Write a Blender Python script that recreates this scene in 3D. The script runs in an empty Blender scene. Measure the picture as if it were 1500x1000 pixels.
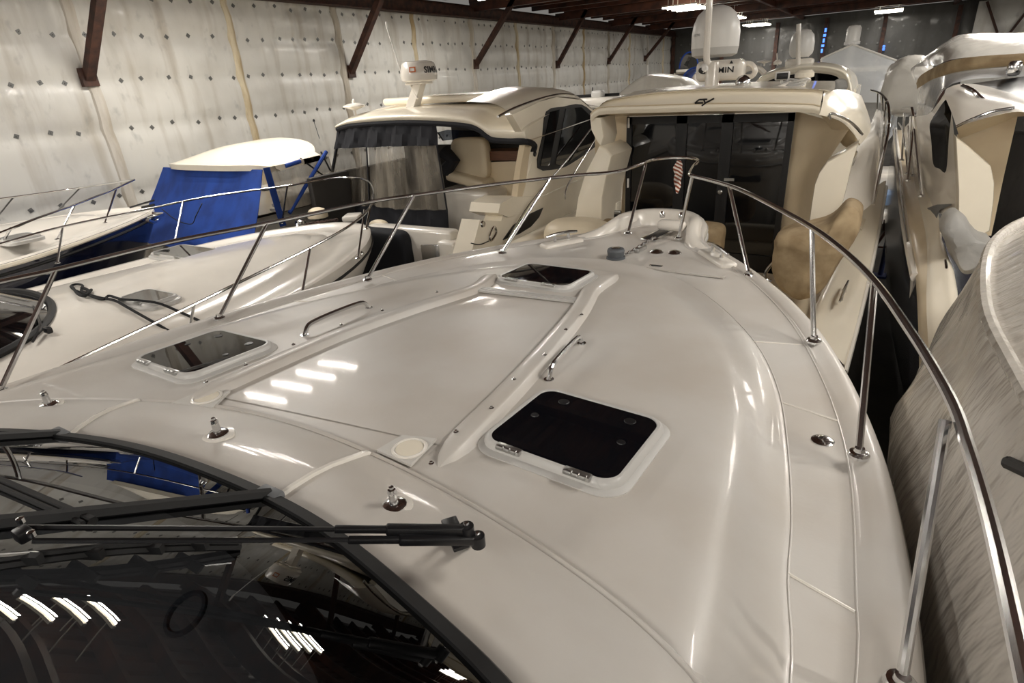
import bpy, bmesh, math, random
from mathutils import Vector, Matrix, noise
random.seed(7)
D = bpy.data
SC = bpy.context.scene
COL = SC.collection
# ---------------------------------------------------------------- camera
F_PX, CX, CY = 850.0, 750.0, 500.0          # focal length in pixels of the 1500x1000 frame
CAM = Vector((0.0, 0.0, 4.4))
def _cd(u, v): return Vector((u-CX, CY-v, F_PX)).normalized()
_r = math.radians(3.8)
_h = -((1300-CX)*math.sin(_r) + (82-CY)*math.cos(_r))
_Z = -_cd(CX+math.sin(_r)*F_PX**2/_h, CY+math.cos(_r)*F_PX**2/_h)
_Y = _cd(1300, 82)
_X = Vector((_Y.y*_Z.z-_Y.z*_Z.y, _Y.z*_Z.x-_Y.x*_Z.z, _Y.x*_Z.y-_Y.y*_Z.x))
if _X.x < 0: _X = -_X
cam_d = D.cameras.new('camera'); cam = D.objects.new('camera', cam_d); COL.objects.link(cam)
cam_d.sensor_width = 36.0; cam_d.lens = F_PX/1500*36.0; cam_d.clip_start = 0.05; cam_d.clip_end = 300
_m = Matrix(((_X.x, _X.y, -_X.z), (_Y.x, _Y.y, -_Y.z), (_Z.x, _Z.y, -_Z.z)))
cam.matrix_world = Matrix.Translation(CAM) @ _m.to_4x4()
SC.camera = cam
def ray(u, v):
    d = _cd(u, v); return Vector((_X.dot(d), _Y.dot(d), _Z.dot(d)))
def Pz(u, v, z):
    d = ray(u, v); return CAM + d*((z-CAM.z)/d.z)
def Px(u, v, x):
    d = ray(u, v); return CAM + d*((x-CAM.x)/d.x)
def Py(u, v, y):
    d = ray(u, v); return CAM + d*((y-CAM.y)/d.y)
# ---------------------------------------------------------------- world and exposure
W = D.worlds.new('hall_air'); SC.world = W; W.use_nodes = True
W.node_tree.nodes['Background'].inputs[0].default_value = (0.9, 0.86, 0.8, 1)
W.node_tree.nodes['Background'].inputs[1].default_value = 0.17
SC.view_settings.view_transform = 'Standard'; SC.view_settings.look = 'None'
SC.view_settings.gamma = 1.0; SC.view_settings.use_curve_mapping = False
SC.view_settings.exposure = 0.28
LAMP_W = 165.0
# ---------------------------------------------------------------- materials
def lin(c):
    return tuple(((x/255)/12.92 if x <= 10 else (((x/255)+0.055)/1.055)**2.4) for x in c)
MATS = {}
def mat(name, rgb, rough=0.4, metal=0.0, coat=0.0, var=0.0, vscale=3.0, bump=0.0, bscale=20.0, dark=None, stretch=None, spec=0.5, emit=0.0, alpha=1.0, trans=0.0, bdist=0.02):
    m = D.materials.new(name); m.use_nodes = True; nt = m.node_tree
    b = nt.nodes['Principled BSDF']
    c = lin(rgb)
    b.inputs['Base Color'].default_value = (*c, 1); b.inputs['Roughness'].default_value = rough
    b.inputs['Metallic'].default_value = metal; b.inputs['Coat Weight'].default_value = coat
    b.inputs['Coat Roughness'].default_value = 0.06; b.inputs['Specular IOR Level'].default_value = spec
    if emit: b.inputs['Emission Color'].default_value = (*c, 1); b.inputs['Emission Strength'].default_value = emit
    if alpha < 1: b.inputs['Alpha'].default_value = alpha
    if trans: b.inputs['Transmission Weight'].default_value = trans
    tc = None
    if var or bump:
        tc = nt.nodes.new('ShaderNodeTexCoord'); mp = nt.nodes.new('ShaderNodeMapping')
        nt.links.new(tc.outputs['Object'], mp.inputs[0])
        if stretch: mp.inputs['Scale'].default_value = stretch
    if var:
        n = nt.nodes.new('ShaderNodeTexNoise'); n.inputs['Scale'].default_value = vscale; n.inputs['Detail'].default_value = 5
        nt.links.new(mp.outputs[0], n.inputs['Vector'])
        r = nt.nodes.new('ShaderNodeValToRGB'); d = lin(dark) if dark else tuple(x*(1-var) for x in c)
        r.color_ramp.elements[0].position = 0.36; r.color_ramp.elements[0].color = (*d, 1)
        r.color_ramp.elements[1].position = 0.62; r.color_ramp.elements[1].color = (*c, 1)
        nt.links.new(n.outputs['Fac'], r.inputs[0]); nt.links.new(r.outputs[0], b.inputs['Base Color'])
    if bump:
        n2 = nt.nodes.new('ShaderNodeTexNoise'); n2.inputs['Scale'].default_value = bscale; n2.inputs['Detail'].default_value = 3
        nt.links.new(mp.outputs[0], n2.inputs['Vector'])
        bp = nt.nodes.new('ShaderNodeBump'); bp.inputs['Strength'].default_value = bump; bp.inputs['Distance'].default_value = bdist
        nt.links.new(n2.outputs['Fac'], bp.inputs['Height']); nt.links.new(bp.outputs[0], b.inputs['Normal'])
    MATS[name] = m; return m
def glassmat(name, tint, ior=1.6, rough=0.0):
    m = D.materials.new(name); m.use_nodes = True; nt = m.node_tree; nt.nodes.clear()
    o = nt.nodes.new('ShaderNodeOutputMaterial'); mx = nt.nodes.new('ShaderNodeMixShader')
    t = nt.nodes.new('ShaderNodeBsdfTransparent'); t.inputs[0].default_value = (*tint, 1)
    g = nt.nodes.new('ShaderNodeBsdfGlossy'); g.inputs['Roughness'].default_value = rough
    fr = nt.nodes.new('ShaderNodeFresnel'); fr.inputs[0].default_value = ior
    nt.links.new(fr.outputs[0], mx.inputs[0]); nt.links.new(t.outputs[0], mx.inputs[1]); nt.links.new(g.outputs[0], mx.inputs[2])
    nt.links.new(mx.outputs[0], o.inputs[0]); MATS[name] = m; return m
def filmmat(name, rgb, opac, rough=0.25, bump=0.4, bscale=9.0, stretch=None, bdist=0.02, var=0.0, dark=None):
    # thin plastic film: part see-through, part milky with a gloss
    m = mat(name, rgb, rough, bump=bump, bscale=bscale, stretch=stretch, coat=0.3, bdist=bdist, var=var, dark=dark)
    nt = m.node_tree; b = nt.nodes['Principled BSDF']; o = nt.nodes['Material Output']
    t = nt.nodes.new('ShaderNodeBsdfTransparent'); mx = nt.nodes.new('ShaderNodeMixShader'); mx.inputs[0].default_value = opac
    nt.links.new(t.outputs[0], mx.inputs[1]); nt.links.new(b.outputs[0], mx.inputs[2]); nt.links.new(mx.outputs[0], o.inputs[0])
    return m
mat('deck_gel', (205, 201, 195), 0.40, coat=0.2, var=0.12, vscale=1.3, dark=(194, 187, 178), bump=0.02, bscale=60)
mat('gel_white', (234, 228, 218), 0.24, coat=0.5, var=0.05, vscale=1.5)
mat('gel_cream', (245, 236, 217), 0.26, coat=0.5, var=0.05, vscale=1.5)
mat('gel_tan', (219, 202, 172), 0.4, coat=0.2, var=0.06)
mat('gel_line', (236, 231, 222), 0.25, coat=0.4)
mat('panel_white', (226, 224, 220), 0.35)
mat('steel', (216, 216, 216), 0.15, metal=1.0)
mat('alu', (190, 190, 188), 0.33, metal=1.0)
mat('alu_paint', (196, 194, 190), 0.35, coat=0.1)
mat('black_plastic', (22, 22, 24), 0.35)
mat('black_rubber', (16, 16, 17), 0.6)
mat('dark_glass', (10, 11, 14), 0.03, spec=0.6, coat=0.2)
mat('smoke_acrylic', (13, 14, 18), 0.02, spec=0.5)
mat('mid_grey', (112, 114, 116), 0.45)
mat('windlass_grey', (84, 88, 92), 0.5)
mat('navy', (17, 22, 42), 0.12, coat=0.5)
mat('blue_canvas', (24, 66, 150), 0.85, var=0.2, vscale=4, dark=(18, 52, 124), bump=0.25, bscale=5, stretch=(1, 1, .35))
mat('black_canvas', (24, 25, 31), 0.85, bump=0.3, bscale=5, stretch=(1, 1, .3))
mat('tan_cover', (176, 155, 122), 0.85, var=0.2, vscale=5, dark=(148, 127, 96), bump=0.8, bscale=6)
mat('grey_cover', (172, 170, 166), 0.8, var=0.12, bump=0.7, bscale=6)
mat('cream_vinyl', (222, 208, 182), 0.45, bump=0.1, bscale=8)
mat('wood', (104, 66, 44), 0.4, var=0.3, vscale=6, stretch=(1, 8, 8))
mat('rust_steel', (78, 48, 36), 0.7, var=0.35, vscale=6, dark=(48, 30, 24))
mat('rope_black', (18, 18, 20), 0.9, bump=0.6, bscale=120)
mat('brown_hull', (104, 72, 52), 0.5)
glassmat('tinted', (0.045, 0.05, 0.06), 1.7)
glassmat('clear_pane', (0.45, 0.47, 0.5), 1.55)
filmmat('vinyl_clear', (166, 158, 144), 0.64, 0.16, 0.7, 5.0, (1, 1, .25), var=.5, dark=(74, 69, 62))
filmmat('film_milky', (214, 210, 202), 0.82, 0.22, 0.9, 7.0)
filmmat('film_clear', (232, 235, 238), 0.6, 0.2, 0.8, 5.0)
# ---------------------------------------------------------------- mesh helpers
def lerp(a, b, t): return a+(b-a)*t
def sstep(a, b, x):
    t = min(1, max(0, (x-a)/(b-a))); return t*t*(3-2*t)
def interp(tab, x):
    if x <= tab[0][0]: return tab[0][1]
    for (a, p), (b, q) in zip(tab, tab[1:]):
        if x <= b: return p+(q-p)*(x-a)/(b-a)
    return tab[-1][1]
def catmull(pts, n=8, closed=False):
    P = [Vector(p) for p in pts]; out = []; L = len(P)
    for i in range(L if closed else L-1):
        if closed: a, b, c, d = P[i-1], P[i], P[(i+1) % L], P[(i+2) % L]
        else: a, b, c, d = P[max(i-1, 0)], P[i], P[i+1], P[min(i+2, L-1)]
        for k in range(n):
            t = k/n
            out.append(0.5*((2*b)+(c-a)*t+(2*a-5*b+4*c-d)*t*t+(3*b-a-3*c+d)*t*t*t))
    if not closed: out.append(P[-1].copy())
    return out
def resample(P, n):
    d = [0]
    for a, b in zip(P, P[1:]): d.append(d[-1]+(b-a).length)
    out = []; j = 0
    for i in range(n):
        s = d[-1]*i/(n-1)
        while j < len(P)-2 and d[j+1] < s: j += 1
        L = d[j+1]-d[j]
        out.append(P[j].lerp(P[j+1], (s-d[j])/L if L > 1e-9 else 0))
    return out
class MB:
    def __init__(s): s.v = []; s.f = []
    def add(s, V, Fc):
        o = len(s.v); s.v += [Vector(p) for p in V]; s.f += [tuple(i+o for i in f) for f in Fc]; return s
    def grid(s, R, cu=False, cv=False, flip=False):
        m, n = len(R), len(R[0]); V = [p for r in R for p in r]; Fc = []
        for i in range(m if cu else m-1):
            for j in range(n if cv else n-1):
                a, b, c, d = i*n+j, i*n+(j+1) % n, ((i+1) % m)*n+(j+1) % n, ((i+1) % m)*n+j
                Fc.append((a, d, c, b) if flip else (a, b, c, d))
        return s.add(V, Fc)
    def tube(s, path, r, n=8, closed=False, cap=True):
        P = [Vector(p) for p in path]; L = len(P); R = []; up = None
        for i, p in enumerate(P):
            if closed: t = P[(i+1) % L]-P[i-1]
            else: t = P[min(i+1, L-1)]-P[max(i-1, 0)]
            t.normalize()
            if up is None: up = t.orthogonal().normalized()
            up = (up-t*up.dot(t)).normalized(); w = t.cross(up)
            rr = r[i] if isinstance(r, (list, tuple)) else r
            R.append([p+up*math.cos(2*math.pi*k/n)*rr+w*math.sin(2*math.pi*k/n)*rr for k in range(n)])
        s.grid(R, cu=closed, cv=True, flip=True)
        if cap and not closed:
            o = len(s.v); s.add(R[0], [tuple(range(n))]); s.add(R[-1], [tuple(reversed(range(n)))])
        return s
    def box(s, c, d, M=None):
        c = Vector(c); x, y, z = [q/2 for q in d]
        V = [Vector((sx*x, sy*y, sz*z)) for sx in (-1, 1) for sy in (-1, 1) for sz in (-1, 1)]
        if M is not None: V = [M @ p for p in V]
        return s.add([c+p for p in V], [(0, 1, 3, 2), (4, 6, 7, 5), (0, 4, 5, 1), (2, 3, 7, 6), (0, 2, 6, 4), (1, 5, 7, 3)])
    def rbox(s, c, d, r=0.02, M=None, seg=2):
        bm = bmesh.new(); bmesh.ops.create_cube(bm, size=1.0)
        for v in bm.verts: v.co = Vector((v.co.x*d[0], v.co.y*d[1], v.co.z*d[2]))
        bmesh.ops.bevel(bm, geom=bm.edges[:], offset=r, segments=seg, profile=0.5, affect='EDGES')
        bm.verts.index_update(); c = Vector(c)
        V = [c+((M @ v.co) if M is not None else v.co) for v in bm.verts]
        s.add(V, [tuple(v.index for v in f.verts) for f in bm.faces]); bm.free(); return s
    def prism(s, poly, vec):
        P = [Vector(p) for p in poly]; n = len(P); vec = Vector(vec)
        s.add(P+[p+vec for p in P], [tuple(reversed(range(n))), tuple(range(n, 2*n))]+[(i, (i+1) % n, n+(i+1) % n, n+i) for i in range(n)]); return s
    def loft(s, rings, cap0=True, cap1=True):
        s.grid(rings, cv=True); n = len(rings[0])
        if cap0: s.add(rings[0], [tuple(reversed(range(n)))])
        if cap1: s.add(rings[-1], [tuple(range(n))])
        return s
    def lathe(s, prof, c, axis=(0, 0, 1), n=20):
        c = Vector(c); a = Vector(axis).normalized(); e = a.orthogonal().normalized(); w = a.cross(e); R = []
        for r, h in prof: R.append([c+a*h+(e*math.cos(2*math.pi*k/n)+w*math.sin(2*math.pi*k/n))*max(r, 1e-4) for k in range(n)])
        return s.loft(R)
    def disc(s, c, r, h, axis=(0, 0, 1), n=16): return s.lathe([(r, 0), (r, h)], c, axis, n)
    def bolt(s, c, r, h, axis=(0, 0, 1), n=10): return s.lathe([(r, 0), (r*.9, h*.5), (r*.5, h*.9), (0.0005, h)], c, axis, n)
def rrect(w, h, r, n=5):
    out = []
    for cx, cy, a0 in ((w/2-r, h/2-r, 0), (-w/2+r, h/2-r, 90), (-w/2+r, -h/2+r, 180), (w/2-r, -h/2+r, 270)):
        for k in range(n+1):
            a = math.radians(a0+90*k/n); out.append((cx+r*math.cos(a), cy+r*math.sin(a)))
    return out
def mk(name, mb, m, parent=None, sharp=32, weld=True, thick=0.0):
    bm = bmesh.new(); vs = [bm.verts.new(p) for p in mb.v]
    for f in mb.f:
        try: bm.faces.new([vs[i] for i in f])
        except ValueError: pass
    if weld: bmesh.ops.remove_doubles(bm, verts=bm.verts[:], dist=0.0004)
    bmesh.ops.dissolve_degenerate(bm, edges=bm.edges[:], dist=0.0001)
    bmesh.ops.recalc_face_normals(bm, faces=bm.faces[:])
    if thick: bmesh.ops.solidify(bm, geom=bm.faces[:], thickness=thick)
    ca = math.radians(sharp)
    for f in bm.faces: f.smooth = True
    for e in bm.edges:
        if len(e.link_faces) == 2 and e.calc_face_angle(0) > ca: e.smooth = False
    org = Vector((0, 0, 0)); p = parent
    while p is not None: org = org+p.location; p = p.parent
    if parent is None:
        xs = [v.co for v in bm.verts]
        org = Vector(((min(q.x for q in xs)+max(q.x for q in xs))/2, (min(q.y for q in xs)+max(q.y for q in xs))/2, min(q.z for q in xs)))
    for v in bm.verts: v.co -= org
    me = D.meshes.new(name); bm.to_mesh(me); bm.free()
    o = D.objects.new(name, me); COL.objects.link(o)
    me.materials.append(MATS[m] if isinstance(m, str) else m)
    if parent is None: o.location = org
    else: o.parent = parent
    return o
def tag(o, label, cat, group=None):
    o['label'] = label; o['category'] = cat
    if group: o['group'] = group
    return o
def thing(name, label, cat, loc, group=None):
    o = D.objects.new(name, None); COL.objects.link(o); o.location = Vector(loc); o.empty_display_size = 0.3
    return tag(o, label, cat, group)
def struct(o): o['kind'] = 'structure'; return o
def part(o, label): o['label'] = label; return o
def text_mb(body, size, mapf, bold=0.0, shear=0.0, curved=True):
    cu = D.curves.new('t', 'FONT'); cu.body = body; cu.size = size; cu.shear = shear; cu.offset = bold; cu.resolution_u = 2
    ob = D.objects.new('t', cu); COL.objects.link(ob)
    dg = bpy.context.evaluated_depsgraph_get(); dg.update()
    me = bpy.data.meshes.new_from_object(ob.evaluated_get(dg))
    bm = bmesh.new(); bm.from_mesh(me)
    if curved:
        bmesh.ops.triangulate(bm, faces=bm.faces[:])
        bmesh.ops.subdivide_edges(bm, edges=[e for e in bm.edges if e.calc_length() > size*.25], cuts=2)
        bmesh.ops.triangulate(bm, faces=bm.faces[:])
    bm.verts.index_update(); mb = MB()
    mb.add([mapf(v.co.x, v.co.y) for v in bm.verts], [tuple(v.index for v in f.verts) for f in bm.faces])
    bm.free(); D.objects.remove(ob); D.curves.remove(cu); D.meshes.remove(me)
    return mb
# ================================================================ the hall
WX, BACK, CEIL = -12.3, 42.0, 6.75
fl = MB(); fl.grid([[(x, y, 0) for x in (-13, -4, 2, 9, 16)] for y in (-14, 0, 10, 20, 30, 43)])
mat('concrete', (70, 66, 61), 0.85, var=0.35, vscale=0.7, dark=(46, 44, 41), bump=0.2)
struct(mk('floor', fl, 'concrete'))
# --- left wall: quilted white insulation sheets sagging between pinned rows
def wallmat(name, base, dirt, stain):
    m = mat(name, base, 0.45, bump=0.35, bscale=7, stretch=(1, 1, .5), coat=0.1)
    nt = m.node_tree; b = nt.nodes['Principled BSDF']; L = nt.links.new; N = nt.nodes.new
    tc = N('ShaderNodeTexCoord')
    def ns(scale, vec, lo, hi):
        mp = N('ShaderNodeMapping'); mp.inputs['Scale'].default_value = vec; L(tc.outputs['Object'], mp.inputs[0])
        n = N('ShaderNodeTexNoise'); n.inputs['Scale'].default_value = scale; n.inputs['Detail'].default_value = 6; L(mp.outputs[0], n.inputs['Vector'])
        r = N('ShaderNodeMapRange'); r.inputs[1].default_value = lo; r.inputs[2].default_value = hi; L(n.outputs['Fac'], r.inputs[0]); return r.outputs[0]
    def mix(f, a, bcol, k):
        x = N('ShaderNodeMix'); x.data_type = 'RGBA'; mu = N('ShaderNodeMath'); mu.operation = 'MULTIPLY'; mu.inputs[1].default_value = k
        L(f, mu.inputs[0]); L(mu.outputs[0], x.inputs[0])
        if isinstance(a, tuple): x.inputs[6].default_value = (*a, 1)
        else: L(a, x.inputs[6])
        x.inputs[7].default_value = (*bcol, 1); return x.outputs[2]
    c = mix(ns(0.8, (1, 1, 1), .45, .72), lin(base), lin(dirt), 0.55)
    c = mix(ns(2.2, (1, 1.6, .12), .52, .75), c, lin(stain), 0.5)
    c = mix(ns(5.0, (1, 1, .6), .6, .78), c, lin((96, 100, 104)), 0.35)
    L(c, b.inputs['Base Color']); return m
wallmat('quilt', (208, 206, 200), (172, 167, 157), (142, 127, 104))
ROWS = [6.25, 5.60, 4.85, 4.03, 2.85, 1.9]
wl = D.objects.new('wall_left', None); COL.objects.link(wl); wl.location = (WX, 15, 0); struct(wl)
def quilt_x(y, z):
    a = min(abs(z-r) for r in ROWS)
    bulge = 0.05*(1-math.exp(-(a/0.14)**2))
    n = noise.noise(Vector((0, y*1.1, z*.3)))*.05+noise.noise(Vector((3, y*4.2, z*.5)))*.028+noise.noise(Vector((9, y*9, z*1.3)))*.012
    return WX+0.03+bulge+n*(0.6+1.2*sstep(4.5, 6.4, z))
rows = []
ys = []; y = -6.0
while y < BACK: ys.append(y); y += 0.055 if y < 14 else 0.12
zs = [0.0, .6, 1.2, 1.7]+[2.0+i*0.085 for i in range(56)]
qb = MB(); qb.grid([[(quilt_x(y, z), y, z) for z in zs] for y in ys])
mk('insulation_sheet', qb, 'quilt', wl)
bk = MB(); bk.box((WX-.12, 15, 3.4), (.1, 58, 6.8)); mk('cladding', bk, 'rust_steel', wl)
# square washers pinning the sheets
mat('washer', (112, 112, 110), 0.5, metal=0.6)
ws = MB(); ws.box((0, 0, 0), (.012, .07, .07), Matrix.Rotation(math.radians(45), 3, 'X')); ws.bolt((.006, 0, 0), .014, .014, (1, 0, 0), 6)
wzero = D.objects.new('zero', None)
wproto = None; nw = 0; far = MB()
for zi, z in enumerate(ROWS):
    y = 0.4+random.random()*.3
    while y < BACK-.3:
        zz = z+random.uniform(-.035, .035)
        x = quilt_x(y, zz)+.006
        if y < 24 and nw < 290 and z > 2.5:
            if wproto is None: wproto = mk('washer', ws, 'washer', wzero); wproto.parent = wl; o = wproto
            else: o = wproto.copy(); COL.objects.link(o); o.parent = wl
            o.location = Vector((x, y, zz))-wl.location; o.rotation_euler = (random.uniform(-.4, .4), 0, 0); nw += 1
        else: far.box((x, y, zz), (.012, .06, .06), Matrix.Rotation(math.radians(45), 3, 'X'))
        y += random.uniform(.36, .56)
D.objects.remove(wzero)
o = mk('far_washers', far, 'washer', wl); o['kind'] = 'stuff'
# foam-filled posts showing between the sheets
mat('foam_post', (206, 194, 168), 0.8, var=0.5, vscale=4, dark=(168, 146, 108), stretch=(1, 1, .25), bump=.5)
mat('post_cloth', (206, 200, 190), 0.6, var=0.4, vscale=3, dark=(168, 158, 142), stretch=(1, 1, .25), bump=.5)
for k in range(12):
    y = 6.07+3.1*k
    pb = MB(); pts = [Vector((quilt_x(y, z)-.035+.01*noise.noise(Vector((k, z*2, 0))), y+.03*noise.noise(Vector((k*3.1, z*.8, 5))), z)) for z in [i*.25 for i in range(27)]]
    pb.tube(pts, .10 if k % 2 else .12, 8)
    mk('wall_post', pb, 'foam_post' if k % 2 else 'post_cloth', wl)
# --- roof: eave beam, rafters, purlins, corrugated sheets
mat('roof_brown', (98, 58, 42), 0.42, var=0.4, vscale=2.5, dark=(58, 36, 28), stretch=(1, .3, 1))
ce = D.objects.new('ceiling', None); COL.objects.link(ce); ce.location = (2, 15, CEIL); struct(ce)
cg = MB(); nx = 420; P2 = []
for i in range(nx+1):
    x = -12.6+28.6*i/nx; z = CEIL+.26+(0.035 if (i % 6) in (0, 1, 2) else 0)
    P2.append([(x, -14, z), (x, 14, z), (x, 43, z)])
cg.grid(P2); mk('corrugated_sheet', cg, 'roof_brown', ce, sharp=20)
for k in range(38):
    b_ = MB(); y = -12+1.45*k; b_.box((2, y, CEIL+.16), (28.4, .07, .18)); b_.box((2, y+.05, CEIL+.08), (28.4, .12, .015)); mk('purlin', b_, 'roof_brown', ce)
for x in (-4.6, 2.6, 9.5):
    b_ = MB(); b_.box((x, 15, CEIL-.02), (.14, 58, .2)); mk('girder', b_, 'roof_brown', ce)
eb = MB(); eb.box((WX+.2, 15, 6.52), (.16, 58, .32)); eb.box((WX+.32, 15, 6.37), (.22, 58, .03)); struct(mk('trim_1', eb, 'rust_steel'))
# knee braces: each from the wall up to a rafter
BR = []
for k, (fu, fv, tu, tv) in enumerate([(130, 115, 145, 0), (514, 106, 556, 0), (697, 95, 750, 5), (817, 95, 856, 22), (892, 90, 925, 38), (945, 86, 978, 45)]):
    a = Px(fu, fv, WX+.12); t = Py(tu, tv, a.y); d = (t-a).normalized(); e = a+d*((CEIL+.1-a.z)/d.z)
    BR.append(a.y)
    b_ = MB(); q = (e-a).to_track_quat('Z', 'Y').to_matrix(); b_.box((a+e)/2, (.16, .14, (e-a).length), q); b_.box(a+Vector((.0, 0, .02)), (.1, .26, .3))
    mk('brace', b_, 'rust_steel', wl)
for y in [-5.0]+BR+[BR[-1]+6]:
    b_ = MB(); b_.box((2, y, CEIL-.05), (28.4, .16, .26)); mk('rafter', b_, 'roof_brown', ce)
# --- back wall
wallmat('quilt_grey', (78, 77, 74), (58, 57, 55), (48, 44, 40))
wb = D.objects.new('wall_back', None); COL.objects.link(wb); wb.location = (2, BACK, 0); struct(wb)
qb = MB(); qb.grid([[(x, BACK-.05*noise.noise(Vector((x*1.3, z*.4, 7)))-.04, z) for z in [i*.2 for i in range(35)]] for x in [-12.4+i*.2 for i in range(142)]])
mk('insulation_sheet', qb, 'quilt_grey', wb)
for x in (-12.1, -9.0, -5.9, -3.3, -.4, 2.9, 6, 9, 12):
    b_ = MB(); b_.box((x, BACK-.14, 3.3), (.2, .16, 6.6)); mk('wall_post', b_, 'rust_steel', wb)
for r in range(4):
    for x in [-11.6+.55*i for i in range(24)]:
        o = wproto.copy(); COL.objects.link(o); o.parent = wb; o.rotation_euler = (0, 0, -math.pi/2); o.scale = (1.3, 1.3, 1.3)
        o.location = Vector((x+random.uniform(-.05, .05), BACK-.12, 3.6+.75*r))-wb.location
mat('daylight_slit', (70, 120, 235), 0.4, emit=2.2)
for n_, (a, b) in enumerate([((1210, 40), (1203, 78)), ((1295, 66), (1294, 74))]):
    p, q = Py(*a, BACK-.3), Py(*b, BACK-.3); s_ = MB()
    for j in range(5):
        z0, z1 = lerp(q.z, p.z, j/5+.02), lerp(q.z, p.z, (j+1)/5-.03); s_.box((lerp(q.x, p.x, (j+.5)/5), BACK-.24, (z0+z1)/2), (.1+.04*(j % 2), .02, (z1-z0)*(1-.35*(j % 2))))
    struct(mk('window_%d' % (n_+1), s_, 'daylight_slit'))
wr = MB(); wr.grid([[(13.5+.05*noise.noise(Vector((y, z, 3))), y, z) for z in (0, 2, 4, 6.9)] for y in range(-12, 43, 2)]); struct(mk('wall_right', wr, 'quilt'))
# lighter board section with braces on the far wall
lb = MB(); lb.box((6.6, BACK-.5, 4.6), (6.0, .1, 4.1)); struct(mk('trim_2', lb, 'quilt'))
for x0, x1 in ((3.9, 5.0), (5.9, 4.8), (6.6, 7.6)):
    b_ = MB(); a, e = Vector((x0, BACK-.7, 6.6)), Vector((x1, BACK-.7, 4.4)); b_.box((a+e)/2, (.16, .1, (e-a).length), (e-a).to_track_quat('Z', 'Y').to_matrix()); mk('cross_brace', b_, 'rust_steel', wb)
# --- lamps: each a rack of four tube battens
mat('tube_glow', (255, 248, 232), 0.4, emit=22.0)
mat('batten', (205, 200, 190), 0.4)
TL = D.lights.new('tube_light', 'AREA'); TL.shape = 'RECTANGLE'; TL.size = 1.2; TL.size_y = .05; TL.energy = LAMP_W/4; TL.color = (1.0, .957, .895)
def lamp(x, y, label):
    t = thing('tube_lamp', label, 'lamp', (x, y, CEIL-.34), 'tube lamp racks under the roof')
    for k in range(4):
        yy = y-.9+.6*k
        b_ = MB(); b_.box((x, yy, CEIL-.27), (1.24, .06, .04)); b_.box((x-.4, yy, CEIL+.0), (.02, .02, .5)); b_.box((x+.4, yy, CEIL+.0), (.02, .02, .5)); mk('batten', b_, 'batten', t)
        b_ = MB(); b_.tube([(x-.6, yy, CEIL-.32), (x+.6, yy, CEIL-.32)], .02, 8); mk('tube', b_, 'tube_glow', t)
        o = D.objects.new('tube_light', TL); COL.objects.link(o); o.parent = t; o.location = (0, yy-y, -.03)
for x, L, ys_, in ((-9.1, 'over the boats along the white quilted wall', (-7.0, .2, 6.9, 14.2)), (-6.6, 'high over the far end of the quilted wall', (24.2, 31.5, 39.0)),
                  (-2.6, 'over the middle lane', (-10.5, -4.0)), (-.3, 'by the blue daylight slits', (38.3,)), (2.5, 'over the lane of the plastic wrapped boat', (-10.6, -4.0, 4.3, 11, 17.6, 24.5)), (8.6, 'over the lane by the right hand wall', (-6, 2.6, 10, 18, 26, 34))):
    for y in ys_: lamp(x, y, 'rack of four tube lamps '+L)
# ================================================================ the yacht we stand on
OA = math.radians(3.0); OC, OS = math.cos(OA), math.sin(OA)
def O(u, y, z):            # own-yacht frame: u across from the centreline, y along it
    return Vector((-2.0+u*OC+(y-1.5)*OS, 1.5-u*OS+(y-1.5)*OC, z))
def Oinv(p):
    dx, dy = p.x+2.0, p.y-1.5; return dx*OC-dy*OS, 1.5+dx*OS+dy*OC
def ztop(u, y): return 3.06-.045*(u/1.8)**2-.04*(y-1.5)
def on_deck(px, py, dz=0.0, zf=ztop):
    z = 3.0
    for _ in range(8): p = Pz(px, py, z); z = zf(*Oinv(p))+dz
    return Pz(px, py, z)
yacht = thing('motor_yacht', 'large white motor yacht whose long foredeck has three smoked hatches and a bow rail', 'boat', O(0, 1.5, 0))
NS = 64
def ring(pts, zf, n=NS):
    C = resample(catmull([(u, y, 0) for u, y in pts], 8), n)
    half = [O(max(p.x, 0), p.y, zf(p.x, p.y)) for p in C]
    port = [O(-max(p.x, 0), p.y, zf(p.x, p.y)) for p in C]
    return half+port[::-1][1:]
SH = [(1.97, -.6), (1.95, .3), (1.87, 1.17), (1.8, 1.64), (1.76, 1.9), (1.69, 2.32), (1.58, 2.72), (1.43, 3.1), (1.25, 3.5), (1.0, 3.85), (.72, 4.12), (.4, 4.3), (0, 4.36)]
TB = [(2.08, -.6), (2.06, .3), (2.03, 1.3), (1.95, 1.75), (1.91, 2.05), (1.82, 2.5), (1.69, 3.0), (1.5, 3.45), (1.24, 3.85), (.94, 4.2), (.67, 4.42), (.36, 4.57), (0, 4.63)]
TI = [(2.22, -.6), (2.22, .3), (2.2, 1.45), (2.17, 1.8), (2.1, 2.39), (2.0, 2.86), (1.86, 3.3), (1.66, 3.8), (1.48, 4.15), (1.3, 4.45), (1.1, 4.75), (.86, 5.03), (.6, 5.22), (.42, 5.42), (.33, 5.75), (.2, 6.02), (0, 6.1)]
GO = [(2.45, -.6), (2.43, .3), (2.36, 1.5), (2.31, 2), (2.21, 2.6), (2.05, 3.2), (1.87, 3.7), (1.73, 4.0), (1.54, 4.35), (1.31, 4.7), (1.09, 5.0), (.86, 5.28), (.62, 5.5), (.52, 5.72), (.47, 6.0), (.3, 6.27), (0, 6.36)]
def shrink(P, d): return [(max(u-d, 0) if u > 0 else 0, y-(d if u < .3 else d*.6*sstep(2.5, 4.4, y))) for u, y in P]
zd = lambda u, y: 2.84+.06*sstep(2.5, 4.6, y)
zg = lambda u, y: 2.885+.03*sstep(3, 5, y)+.09*sstep(5.3, 6.1, y)
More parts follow.
